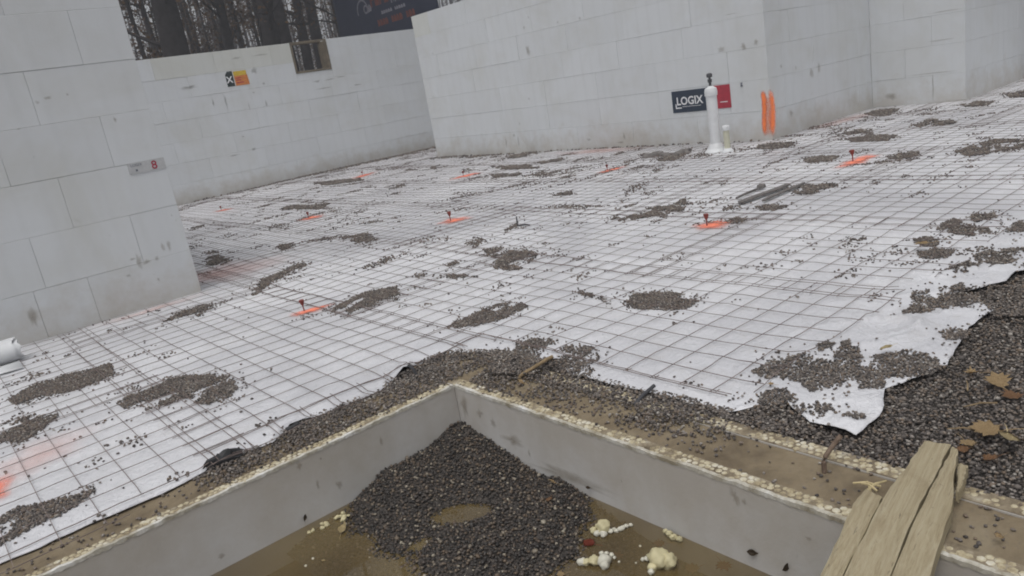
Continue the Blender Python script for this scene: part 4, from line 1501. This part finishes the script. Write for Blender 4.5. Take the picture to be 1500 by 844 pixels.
# bent reinforcing bars on the stem wall
v_, f_ = tube_data([(1.985, 1.15, -0.04), (1.985, 1.15, 0.025), (1.99, 1.148, 0.04), (2.01, 1.143, 0.056), (2.035, 1.137, 0.072), (2.06, 1.13, 0.088)], [0.0075] * 6, 10)
tag(from_data('reinforcing_bar', v_, f_, 'rust'), 'rusty bent reinforcing bar standing out of the stem wall near the board', 'bar')
v_, f_ = tube_data([(1.985, 2.64, 0.0), (1.99, 2.635, 0.012), (2.03, 2.605, 0.032), (2.10, 2.565, 0.062), (2.13, 2.55, 0.07)], [0.0085] * 5, 10)
tag(from_data('reinforcing_bar', v_, f_, 'twig'), 'tan bar bent over the gravel at the corner of the stem wall', 'bar')
v_, f_ = tube_data([(1.755, 3.165, -0.02), (1.745, 3.18, 0.03), (1.735, 3.2, 0.055)], [0.008] * 3, 8)
tag(from_data('reinforcing_bar', v_, f_, 'dark_metal'), 'short grey bar stub in gravel behind the stem wall corner', 'bar')
v_, f_ = tube_data([(2.04, 1.985, -0.004), (2.10, 1.99, 0.014), (2.17, 1.985, 0.03)], [0.008] * 3, 8)
tag(from_data('reinforcing_bar', v_, f_, 'dark_metal'), 'dark bar half buried in gravel on the right arm of the stem wall', 'bar')


# ================================================================== WEATHERED BOARD
def plank(name, pts_l, pts_r, th, root, z_of, mat='lumber', n=26):
    """plank between two polylines given along local x (same count); slightly cupped and worn"""
    vs, fs = [], []
    m_ = 7

    def ev(pl, t):
        k_ = t * (len(pl) - 1)
        i_ = min(int(k_), len(pl) - 2)
        f_ = k_ - i_
        return pl[i_][0] * (1 - f_) + pl[i_ + 1][0] * f_, pl[i_][1] * (1 - f_) + pl[i_ + 1][1] * f_
    for i in range(n + 1):
        t = i / n
        l_, r_ = ev(pts_l, t), ev(pts_r, t)
        for j in range(m_):
            s = j / (m_ - 1)
            x, y = l_[0] * (1 - s) + r_[0] * s, l_[1] * (1 - s) + r_[1] * s
            if j in (0, m_ - 1):
                y += random.uniform(-0.0025, 0.0025)
            z = z_of(x) + 0.003 * math.cos(s * 5) - (0.004 if j in (0, m_ - 1) else 0) + random.uniform(-0.0008, 0.0008)
            vs.append((x, y, z))
    top = len(vs)
    vs += [(x, y, z - th) for x, y, z in vs]
    for i in range(n):
        for j in range(m_ - 1):
            a = i * m_ + j
            fs.append((a, a + m_, a + m_ + 1, a + 1))
            fs.append((a + top, a + 1 + top, a + m_ + 1 + top, a + m_ + top))
    for i in range(n):
        for j in (0, m_ - 1):
            a = i * m_ + j
            q = (a, a + top, a + m_ + top, a + m_)
            fs.append(q if j == m_ - 1 else q[::-1])
    for j in range(m_ - 1):
        for i in (0, n):
            a = i * m_ + j
            fs.append((a, a + 1, a + 1 + top, a + top))
    bm = bmesh.new()
    me_ = bpy.data.meshes.new(name)
    me_.from_pydata(vs, [], fs)
    bm.from_mesh(me_)
    return from_bm(name, bm, mat, root)


board = tag(empty('weathered_board', (2.23, 0.915, 0.0), math.radians(191)), 'weathered split timber board laid from the stem wall down into the pit', 'board')
# local +x runs down into the pit, local +y towards the right-hand edge in the picture
zf = lambda x: 0.052 - 0.115 * max(0.0, x - 0.42) + 0.0
plank('plank', [(0.01, -0.030), (0.135, -0.041), (0.32, -0.058), (0.63, -0.070), (1.5, -0.078), (3.0, -0.08)], [(0.0, 0.038), (0.135, 0.037), (0.32, 0.031), (0.63, 0.023), (1.5, 0.015), (3.0, 0.0)], 0.04, board, zf)
plank('plank', [(0.01, 0.046), (0.135, 0.042), (0.32, 0.036), (0.63, 0.028), (1.5, 0.020), (3.0, 0.006)], [(0.02, 0.062), (0.135, 0.074), (0.32, 0.101), (0.63, 0.105), (1.5, 0.105), (3.0, 0.10)], 0.04, board, lambda x: zf(x) - 0.004)
plank('plank', [(0.10, 0.078), (0.15, 0.083), (0.20, 0.091), (0.25, 0.097)], [(0.10, 0.100), (0.15, 0.102), (0.20, 0.103), (0.25, 0.104)], 0.036, board, lambda x: zf(x) - 0.006)
plank('plank', [(0.33, -0.118), (0.40, -0.126), (0.63, -0.124), (1.5, -0.13), (3.0, -0.13)], [(0.35, -0.070), (0.40, -0.068), (0.63, -0.075), (1.5, -0.083), (3.0, -0.085)], 0.036, board, lambda x: zf(x) - 0.008)
# splinters and straw on the board
for (x, y, a, l_, lab) in ((1.955, 1.0, 2.0, 0.075, 'straw'), (1.94, 0.985, 0.6, 0.07, 'straw'), (1.915, 0.972, 1.4, 0.05, 'straw'), (1.93, 0.96, -0.3, 0.08, 'straw')):
    dx, dy = math.cos(a) * l_ / 2, math.sin(a) * l_ / 2
    v_, f_ = tube_data([(-dx, -dy, 0), (0, 0, 0.010), (dx, dy, 0.004)], [0.0035, 0.004, 0.003], 5)
    tag(from_data('wood_splinter', v_, f_, 'straw', None, (x, y, 0.008 if x > 1.93 else 0.03)), 'pale wood splinter lying beside the broken end of the board', 'splinter', 'splinters by the broken board end')

# ================================================================== LEAVES
LEAF_OUT = [(0, -0.62), (0.05, -0.35), (0.28, -0.42), (0.24, -0.22), (0.52, -0.12), (0.38, 0.02), (0.62, 0.26), (0.34, 0.25), (0.40, 0.48), (0.18, 0.42), (0.0, 0.72)]
OVAL_OUT = [(0, -0.6), (0.1, -0.45), (0.28, -0.2), (0.34, 0.05), (0.28, 0.32), (0.14, 0.52), (0.0, 0.68)]


def leaf_mesh(outline, curl, seed, mat):
    rd = random.Random(seed)
    pts_ = [(x, y) for x, y in outline] + [(-x, y) for x, y in outline[-2:0:-1]]
    pts_ = [(x * (1 + rd.uniform(-.12, .12)), y * (1 + rd.uniform(-.08, .08))) for x, y in pts_]
    bmx = bmesh.new()
    fz = lambda x, y: curl * (abs(x) * 0.75 + 0.5 * y * y + 0.22 * math.sin(4 * x + 3 * y + seed)) * 0.8
    rings = []
    for t in (1.0, 0.66, 0.33):
        rings.append([bmx.verts.new((x * t, y * t, fz(x * t, y * t))) for x, y in pts_])
    c_ = bmx.verts.new((0, 0, 0))
    n_ = len(pts_)
    for a, b in zip(rings[:-1], rings[1:]):
        for i in range(n_):
            bmx.faces.new((a[i], a[(i + 1) % n_], b[(i + 1) % n_], b[i]))
    for i in range(n_):
        bmx.faces.new((rings[-1][i], rings[-1][(i + 1) % n_], c_))
    me = bpy.data.meshes.new('leaf')
    bmesh.ops.solidify(bmx, geom=bmx.faces[:], thickness=0.012)
    # stalk
    v_, f_ = tube_data([(0, -0.5, 0.02), (0.03, -0.9, 0.06), (0.07, -1.2, 0.05)], [0.018, 0.014, 0.012], 4)
    b_ = [bmx.verts.new(v) for v in v_]
    for f in f_:
        bmx.faces.new([b_[i] for i in f])
    bmesh.ops.recalc_face_normals(bmx, faces=bmx.faces)
    bmx.to_mesh(me)
    bmx.free()
    me.materials.append(MATS[mat])
    me.polygons.foreach_set('use_smooth', [True] * len(me.polygons))
    return me


def leaf(x, y, z, s, rot, mat, lab, outline=LEAF_OUT, curl=0.45, tilt=(0, 0), group=None):
    o = link(bpy.data.objects.new('fallen_leaf', leaf_mesh(outline, curl, int(x * 1000 + y * 77), mat)))
    o.location = (x, y, z)
    o.scale = (s, s, s)
    o.rotation_euler = (tilt[0], tilt[1], rot)
    return tag(o, lab, 'leaf', group)


G = 'fallen leaves on the gravel'
leaf(2.442, 0.845, 0.014, 0.088, 0.5, 'leaf_tan', 'large tan lobed leaf curled on the gravel, partly under a paler leaf', curl=0.35, group=G)
leaf(2.385, 0.77, 0.034, 0.092, 1.9, 'leaf_yellow', 'large pale tan leaf lying over another leaf on the gravel', OVAL_OUT, 0.45, (0.12, -0.15), group=G)
leaf(2.341, 0.868, 0.010, 0.052, 2.4, 'leaf_tan', 'small rust-tan lobed leaf on gravel next to the large tan leaves', curl=0.35, group=G)
leaf(2.80, 0.935, 0.018, 0.075, -0.8, 'leaf_tan', 'long tan curled leaf on the gravel with a rust leaf behind', curl=0.5, tilt=(0.15, 0), group=G)
leaf(2.735, 0.865, 0.010, 0.065, 0.9, 'leaf_rust', 'flat reddish-brown leaf on the gravel beside a long tan curled leaf', curl=0.3, group=G)
leaf(2.858, 1.04, 0.012, 0.045, 0.3, 'leaf_tan', 'small tan leaf by itself on gravel near the membrane tip', curl=0.6, group=G)
leaf(2.287, 0.782, 0.008, 0.045, 1.0, 'leaf_rust', 'rust leaf on gravel beside the outer foam edge and board', curl=0.4, group=G)
leaf(2.30, 0.868, 0.006, 0.04, 2.2, 'leaf_rust', 'brown leaf tucked at the broken end of the board', curl=0.4, group=G)
leaf(3.663, 1.206, 0.01, 0.035, 2.2, 'leaf_rust', 'small dull brown leaf at the far membrane tip', curl=0.5, group=G)
leaf(2.388, 1.584, 0.035, 0.026, 0.2, 'leaf_tan', 'small tan leaf on the gravel patch at the mesh end', curl=0.6, group=G)
leaf(1.921, 2.548, 0.022, 0.032, 0.7, 'leaf_tan', 'tan leaf on the gravel-covered corner of the stem wall', OVAL_OUT, 0.8, (0.4, 0.2), group=G)
leaf(4.366, 1.844, 0.05, 0.075, 0.7, 'leaf_tan', 'pale tan leaf on a gravel patch over the mesh', curl=0.4, group=G)
leaf(2.87, 1.36, 0.05, 0.05, 1.2, 'leaf_yellow', 'pale straw-coloured leaf scrap on the membrane past the mesh end', OVAL_OUT, 0.4, group=G)
leaf(1.90, 0.63, 0.012, 0.022, 1.2, 'leaf_tan', 'small curled leaf at the white foam edge beside the board', curl=0.9, group=G)
for k in range(10):
    x_, y_ = random.uniform(2.25, 3.3), random.uniform(0.3, 1.05)
    if in_poly([x_], [y_], MEMB)[0]:
        continue
    leaf(x_, y_, 0.003, random.uniform(0.014, 0.024), random.uniform(0, 6), random.choice(['leaf_rust', 'leaf_dark', 'leaf_tan']), 'tiny brown leaf fragment on the open gravel', OVAL_OUT, 0.4, group='leaf fragments on the gravel')
# twigs on the gravel
for (x, y, a, l_, lab) in ((2.62, 0.93, 2.4, 0.11, 'thin brown twig on gravel beside the large tan leaves'), (2.42, 0.91, 2.0, 0.09, 'short bent twig on gravel near the small rust-tan leaf'), (2.75, 1.02, 0.4, 0.08, 'twig fragment on gravel near the membrane tip')):
    dx, dy = math.cos(a) * l_ / 2, math.sin(a) * l_ / 2
    v_, f_ = tube_data([(-dx, -dy, 0), (0.006, 0.0, 0.006), (dx, dy, 0.002)], [0.003, 0.003, 0.002], 5)
    tag(from_data('fallen_twig', v_, f_, 'twig', None, (x, y, 0.006)), lab, 'twig')

GP = 'leaves in the pit'
leaf(1.70, 2.17, float(pile_h(np.array([1.70]), np.array([2.17]))[0]) + 0.02, 0.034, 0.9, 'leaf_tan', 'tan leaf leaning on the wet gravel heap by the foam wall', OVAL_OUT, 0.6, (0.5, 0.2), GP)
leaf(1.62, 2.10, float(pile_h(np.array([1.62]), np.array([2.10]))[0]) + 0.012, 0.028, 2.0, 'leaf_rust', 'dull brown leaf flat on the wet gravel heap', curl=0.4, group=GP)
leaf(1.545, 1.815, WZ + 0.004, 0.045, 0.2, 'leaf_red', 'dark red leaf floating beside the yellow foam lump with beads', curl=0.15, group=GP)
leaf(1.44, 1.865, WZ + 0.004, 0.036, 1.4, 'leaf_tan', 'tan leaf floating at the edge of the wet gravel heap', curl=0.35, group=GP)
leaf(1.36, 1.77, WZ + 0.004, 0.030, 1.0, 'leaf_tan', 'ochre leaf floating beyond the tan leaf in the pit', curl=0.3, group=GP)
leaf(1.66, 1.45, WZ - 0.006, 0.05, 1.0, 'leaf_rust', 'brown leaf just under the water below the foam wall', curl=0.1, group=GP)
leaf(1.56, 1.70, WZ - 0.006, 0.045, 2.0, 'leaf_rust', 'sunken rust leaf between the foam lumps', curl=0.1, group=GP)
leaf(1.73, 1.38, WZ - 0.005, 0.05, 2.6, 'leaf_red', 'dark red sunken leaf at the foot of the foam wall', curl=0.1, group=GP)
leaf(1.70, 1.62, WZ - 0.005, 0.04, 0.6, 'leaf_red', 'dull sunken leaf next to the foam crumbs at the wall', curl=0.1, group=GP)
leaf(0.86, 2.57, WZ + 0.003, 0.016, 0.6, 'leaf_yellow', 'small pale leaf scrap floating on the muddy water', OVAL_OUT, 0.2, group=GP)
leaf(1.01, 2.69, WZ + 0.012, 0.05, -0.9, 'leaf_yellow', 'curled straw-yellow leaf at the edge of the gravel heap', OVAL_OUT, 0.9, (0.3, -0.2), GP)
leaf(PX1 - 0.006, 1.285, -0.235, 0.030, 0.4, 'leaf_dark', 'dark folded leaf stuck on the foam wall above the water', OVAL_OUT, 0.5, (0, math.radians(-80)), GP)
leaf(PX1 - 0.006, 1.165, -0.235, 0.036, 1.4, 'leaf_dark', 'dark oval leaf stuck flat on the foam wall near the board', OVAL_OUT, 0.15, (0, math.radians(-84)), GP)
leaf(0.93, PY1 - 0.006, -0.262, 0.024, 0.3, 'leaf_dark', 'small dark leaf stuck on the left foam face of the pit', OVAL_OUT, 0.2, (math.radians(82), 0.5), GP)
leaf(PX1 - 0.012, 2.02, -0.25, 0.018, 0.3, 'leaf_dark', 'small dark leaf standing against the foam wall at the gravel heap', OVAL_OUT, 0.3, (0, math.radians(-70)), GP)


# ================================================================== FOAM DEBRIS IN THE WATER
def blob(bm, c_, s, seed, amp=0.25, sub=3, sq=(1, 1, 0.8)):
    r0 = bmesh.ops.create_icosphere(bm, subdivisions=sub, radius=1.0)
    for v in r0['verts']:
        d_ = 1 + amp * noise.noise(v.co * 1.6 + Vector((seed, seed * 0.3, 0))) + amp * 0.4 * noise.noise(v.co * 4 + Vector((0, seed, 0)))
        v.co = Vector((v.co.x * sq[0], v.co.y * sq[1], v.co.z * sq[2])) * d_ * s + Vector(c_)


def foam_lump(loc, specs, mat, lab, cat='foam lump', name='foam_lump', extra=None):
    root = tag(empty(name, loc), lab, cat)
    bm = bmesh.new()
    for i, (x, y, z, s) in enumerate(specs):
        if len(specs) > 12:
            y, z = -x * 0.3 + random.uniform(-0.03, 0.025), 0.003 + max(0, x) * 0.3
        blob(bm, (x, y, z), s, i * 3.1 + loc[0] * 10, 0.42)
    lo_ = from_bm('lump', bm, mat, root, smooth=True)
    if len(specs) > 12:
        lo_['kind'] = 'stuff'
    if extra:
        bm = bmesh.new()
        for i, (x, y, z, s) in enumerate(extra):
            blob(bm, (x, y, z), s, i * 1.7 + loc[1] * 10, 0.5, 2)
        from_bm('bead', bm, 'bead_foam', root, smooth=True)
    return root


foam_lump((1.635, 1.83, WZ), [(0, 0, 0.016, 0.028), (-0.03, 0.022, 0.008, 0.014)], 'spray_foam', 'round yellow foam lump with trail of white beads floating in the pit', extra=
          [(-0.035, 0.0, 0.006, 0.013), (-0.022, -0.02, 0.006, 0.015), (0.005, -0.03, 0.005, 0.010), (0.02, -0.045, 0.005, 0.009), (0.034, -0.05, 0.006, 0.010), (0.046, -0.052, 0.006, 0.011), (0.062, -0.055, 0.006, 0.009), (0.078, -0.062, 0.005, 0.008), (0.022, -0.03, 0.004, 0.008)])
foam_lump((1.475, 1.725, WZ), [(0.0, 0.0, 0.012, 0.019), (-0.02, 0.018, 0.01, 0.014)], 'spray_foam', 'jumble of white and yellow foam chunks floating nearest the gravel heap', extra=
          [(0.02, -0.03, 0.012, 0.024), (0.005, -0.045, 0.008, 0.018), (-0.03, 0.03, 0.01, 0.016), (0.05, 0.012, 0.006, 0.009), (0.06, -0.002, 0.006, 0.008), (0.065, -0.022, 0.006, 0.009), (0.06, -0.04, 0.005, 0.006)])
foam_lump((1.605, 1.545, WZ), [(0, 0, 0.022, 0.038), (0.012, -0.03, 0.018, 0.03), (-0.035, 0.0, 0.008, 0.016)], 'spray_foam', 'largest pale yellow foam lump floating in the muddy water', extra=
          [(-0.012, 0.045, 0.008, 0.010), (-0.02, 0.055, 0.006, 0.008), (-0.055, -0.01, 0.006, 0.012)])
foam_lump((1.745, 1.605, WZ), [(0, 0.01, 0.012, 0.012), (-0.004, -0.012, 0.008, 0.013), (0.0, -0.035, 0.008, 0.011), (0.004, 0.03, 0.012, 0.009)], 'spray_foam', 'yellow foam crumbs caught at the foot of the foam wall')
foam_lump((1.02, 2.79, WZ), [(random.uniform(-0.13, 0.05), 0, 0, random.uniform(0.004, 0.012)) for _ in range(22)], 'spray_foam', 'pale yellow foam scum at the foot of the left pit face')
bm = bmesh.new()
blob(bm, (0, 0, 0.008), 0.011, 2.2, 0.2, 2)
tag(from_bm('white_pebble', bm, 'bead_foam', None, (1.515, 1.925, WZ + 0.005), True), 'single bright white pebble at the edge of the wet gravel heap', 'pebble')
for (x, y) in ((1.56, 1.61), (1.53, 1.66), (1.64, 1.66), (0.80, 2.60), (0.84, 2.62), (1.13, 2.22), (1.66, 1.29), (1.70, 1.27), (1.73, 1.25)):
    bm = bmesh.new()
    blob(bm, (0, 0, 0.002), random.uniform(0.003, 0.006), x * 9, 0.2, 1)
    tag(from_bm('foam_bead', bm, 'bead_foam', None, (x, y, WZ)), 'tiny white foam bead floating on the muddy water', 'bead', 'foam beads on the water')

# ================================================================== BANNER BOARD BEYOND THE WALL
ban = tag(empty('sign_board', (11.5, 18.3, -0.03)), 'dark navy sign board with faded orange lettering behind the back wall', 'sign')
part_box('board_panel', (11.5, 15.98, 1.2), (11.56, 20.95, 5.2), 'navy_board', ban, 0.004)
for y_ in (16.4, 18.5, 20.6):
    part_box('post', (11.562, y_ - 0.05, -0.03), (11.66, y_ + 0.05, 5.1), 'lumber', ban, 0.003)
part_box('edge_trim', (11.49, 20.955, 1.2), (11.57, 21.0, 5.2), 'navy_board', ban, 0.004)


def ban_mark(name, y_, z_, corners, mat, d=0.004):
    o = panel(name, (11.498, y_, z_), 1, 1, M_FRONT, mat, ban, d, corners)
    return o


def arc(y_, z_, r0, r1, a0, a1, mat, n=14):
    c = [(r1 * math.cos(a0 + (a1 - a0) * i / n), r1 * math.sin(a0 + (a1 - a0) * i / n)) for i in range(n + 1)]
    c += [(r0 * math.cos(a1 - (a1 - a0) * i / n), r0 * math.sin(a1 - (a1 - a0) * i / n)) for i in range(n + 1)]
    vs = [M_FRONT @ Vector((x, y, 0.004)) + Vector((11.498, y_, z_)) for x, y in c]
    m_ = n + 1
    fs = [(i, i + 1, 2 * m_ - 2 - i, 2 * m_ - 1 - i) for i in range(n)]
    to_parent(from_data('emblem', vs, fs, mat), ban)


arc(19.45, 3.70, 0.26, 0.31, 0.25, 3.4, 'banner_white')
arc(19.28, 3.72, 0.07, 0.12, 0.0, 6.2, 'banner_white')
ban_mark('emblem', 19.2, 3.62, [(0, 0), (0.2, 0.02), (0.24, 0.12), (0.12, 0.2), (0.02, 0.14)], 'banner_white')
rb = random.Random(5)
# big orange word, cut by the top of the picture
yy = 18.98
for k in range(4):
    w_ = 0.2
    ban_mark('painted_letter', yy, 3.72, [(0, 0), (w_, 0), (w_, 0.4), (0, 0.4)] if k % 2 else [(0, 0), (0.07, 0), (0.07, 0.16), (w_, 0.16), (w_, 0.4), (0, 0.4)], 'banner_orange')
    yy -= 0.235
yy = 17.95
for k in range(3):
    ban_mark('painted_letter', yy, 3.66, [(0, 0), (0.05, 0), (0.05, 0.2), (0.14, 0), (0.16, 0.3), (0, 0.3)], 'banner_white')
    yy -= 0.2
yy = 18.52
for k in range(11):
    w_ = rb.uniform(0.05, 0.1)
    if k != 5:
        ban_mark('painted_letter', yy, 3.47, [(0, 0), (w_, 0), (w_, 0.05), (w_ * 0.5, 0.09), (0, 0.07)], 'banner_white')
    yy -= w_ + 0.025
yy = 18.8
for k in range(13):
    w_ = rb.uniform(0.09, 0.15)
    if k not in (4, 9):
        ban_mark('painted_letter', yy, 3.2, [(0, 0), (w_, 0), (w_, 0.1), (w_ * 0.6, 0.16), (0, 0.16)], 'banner_orange')
    yy -= w_ + 0.03

# ================================================================== WOODS
def tree(name, x, y, r, h, seed, label, leaf_n, lo, group, lean=None, twigs=26):
    rd = random.Random(seed)
    root = tag(empty(name, (x, y, -0.03)), label, 'tree', group)
    lean = lean or (rd.uniform(-0.04, 0.04), rd.uniform(-0.04, 0.04))
    path, rad = [], []
    n_ = 12
    for i in range(n_ + 1):
        t = i / n_
        path.append((lean[0] * h * t + r * 0.5 * math.sin(3 * t + seed), lean[1] * h * t + r * 0.4 * math.cos(4 * t + seed), h * t))
        rad.append(max(0.012, r * (1.25 if i == 0 else 1) * (1 - 0.78 * t)))
    parts = [tube_data(path, rad, 10 if r > 0.15 else 7, False)]
    tips = []
    for k in range(twigs):
        t = rd.uniform(lo, 0.98)
        i = min(int(t * n_), n_ - 1)
        f = t * n_ - i
        p0 = Vector(path[i]).lerp(Vector(path[i + 1]), f)
        a = rd.uniform(0, 2 * math.pi)
        L_ = rd.uniform(0.12, 0.30) * h * (1.1 - 0.6 * t) * (0.55 + 0.9 * min(r, 0.3))
        L_ = max(0.8, min(L_, 4.2))
        up = rd.uniform(0.0, 0.75)
        pts_ = [p0]
        d_ = Vector((math.cos(a), math.sin(a), up)).normalized()
        for s in range(4):
            d_ = (d_ + Vector((rd.uniform(-.25, .25), rd.uniform(-.25, .25), rd.uniform(-.12, .28)))).normalized()
            pts_.append(pts_[-1] + d_ * L_ / 4)
        r0 = max(0.008, min(0.28 * r, 0.07) * (1.15 - t))
        parts.append(tube_data(pts_, [r0, r0 * 0.75, r0 * 0.5, r0 * 0.3, 0.004], 5, False))
        tips += pts_[1:]
        for q in range(3):
            b0 = pts_[rd.randint(1, 3)]
            e_ = b0 + Vector((rd.uniform(-.6, .6), rd.uniform(-.6, .6), rd.uniform(-.1, .6))) * L_ * 0.35
            parts.append(tube_data([b0, (b0 + e_) / 2 + Vector((0, 0, 0.04)), e_], [r0 * 0.4, r0 * 0.3, 0.003], 4, False))
            tips.append(e_)
    vs, fs = join_data(parts)
    from_data('trunk', vs, fs, 'bark', root, smooth=True)
    if leaf_n:
        rr = np.random.default_rng(seed)
        T = np.array([tuple(t_) for t_ in tips])
        c_ = T[rr.integers(0, len(T), leaf_n)] + rr.normal(0, 0.22, (leaf_n, 3))
        s_ = rr.uniform(0.03, 0.075, leaf_n)
        u_ = rr.normal(0, 1, (leaf_n, 3))
        u_ /= np.linalg.norm(u_, axis=1)[:, None]
        w_ = np.cross(u_, rr.normal(0, 1, (leaf_n, 3)))
        w_ /= np.linalg.norm(w_, axis=1)[:, None]
        a_, b_ = u_ * s_[:, None], w_ * s_[:, None] * 0.65
        V = np.stack([c_ - a_, c_ + b_, c_ + a_, c_ - b_], 1).reshape(-1, 3)
        from_data('crown', V.tolist(), [(4 * i, 4 * i + 1, 4 * i + 2, 4 * i + 3) for i in range(leaf_n)], 'twig_leaf', root)
    return root


GT = 'trees of the wood behind the back wall'
BIG = [(6.72, 20.5, 0.39), (8.81, 23, 0.17), (11.0, 27, 0.14), (9.42, 21.5, 0.29), (10.47, 22.5, 0.26), (12.77, 26, 0.21), (12.33, 24, 0.22), (12.36, 22.4, 0.15), (6.34, 22, 0.08), (7.85, 26, 0.11)]
for k, (x, y, r) in enumerate(BIG):
    lab = 'thickest dark tree trunk behind the back wall' if k == 0 else ('dark thick-trunked tree standing behind the back wall' if r > 0.13 else 'slender dark tree standing among the thick trunks')
    lab = {1: 'straight dark tree beside the thickest trunk', 3: 'second thickest dark trunk behind the back wall', 4: 'dark tree trunk close beside the second thickest trunk', 7: 'dark tree trunk right next to the navy sign board'}.get(k, lab)
    tree('forest_tree', x, y, r, 15 if r > 0.13 else 11, 100 + k, lab, 1500, 0.22, GT)
for k in range(46):
    for _ in range(50):
        y = random.uniform(23, 46)
        x = y * random.uniform(0.235, 0.62)
        if all(abs(x - b[0]) + abs(y - b[1]) > 0.9 for b in BIG):
            break
    tree('forest_sapling', x, y, random.uniform(0.04, 0.12), random.uniform(7, 13), 200 + k, 'thin dark sapling with sparse brown leaves in the wood behind the wall', 750, 0.12, 'saplings of the wood behind the back wall', twigs=20)
# distant wood, read as one mass
parts = []
rd = random.Random(77)
lv = []
for k in range(150):
    y = rd.uniform(46, 95)
    x = y * rd.uniform(0.12, 0.8)
    h = rd.uniform(10, 18)
    r = rd.uniform(0.08, 0.24)
    parts.append(tube_data([(x, y, -0.03), (x + rd.uniform(-.3, .3), y, h * 0.5), (x + rd.uniform(-.6, .6), y, h)], [r, r * 0.7, 0.03], 5, False))
    for q in range(10):
        z0 = rd.uniform(0.8, h)
        a = rd.uniform(0, 6.28)
        L_ = rd.uniform(1, 3)
        e_ = (x + L_ * math.cos(a), y + L_ * math.sin(a), z0 + rd.uniform(0, 1.4))
        parts.append(tube_data([(x, y, z0), e_], [0.035, 0.008], 4, False))
        for l_ in range(8):
            lv.append((e_[0] + rd.gauss(0, .7), e_[1] + rd.gauss(0, .7), e_[2] + rd.gauss(0, .6)))
vs, fs = join_data(parts)
fw = tag(from_data('distant_wood', vs, fs, 'bark'), 'mass of distant bare dark trees beyond the nearer trunks', 'woods', kind='stuff')
LV = np.array(lv)
rr = np.random.default_rng(5)
n_ = len(LV)
s_ = rr.uniform(0.07, 0.15, n_)
u_ = rr.normal(0, 1, (n_, 3))
u_ /= np.linalg.norm(u_, axis=1)[:, None]
w_ = np.cross(u_, rr.normal(0, 1, (n_, 3)))
w_ /= np.linalg.norm(w_, axis=1)[:, None]
a_, b_ = u_ * s_[:, None], w_ * s_[:, None] * 0.7
V = np.stack([LV - a_, LV + b_, LV + a_, LV - b_], 1).reshape(-1, 3)
lf = from_data('leaves', V.tolist(), [(4 * i, 4 * i + 1, 4 * i + 2, 4 * i + 3) for i in range(n_)], 'twig_leaf', fw)
lf['kind'] = 'stuff'


# ================================================================== HAZE
bm = bmesh.new()
bm_box(bm, (-260, -260, -1.5), (260, 260, 22))
hz_o = from_bm('haze', bm)  # thin air volume added to lift the darks, standing in for lens veil
hm_ = bpy.data.materials.new('haze')
hm_.use_nodes = True
hm_.node_tree.nodes.clear()
vol = hm_.node_tree.nodes.new('ShaderNodeVolumePrincipled')
vol.inputs['Color'].default_value = (0.86, 0.88, 0.93, 1)
vol.inputs['Density'].default_value = 0.005
ho = hm_.node_tree.nodes.new('ShaderNodeOutputMaterial')
hm_.node_tree.links.new(vol.outputs[0], ho.inputs['Volume'])
hz_o.data.materials.append(hm_)
tag(hz_o, kind='stuff')
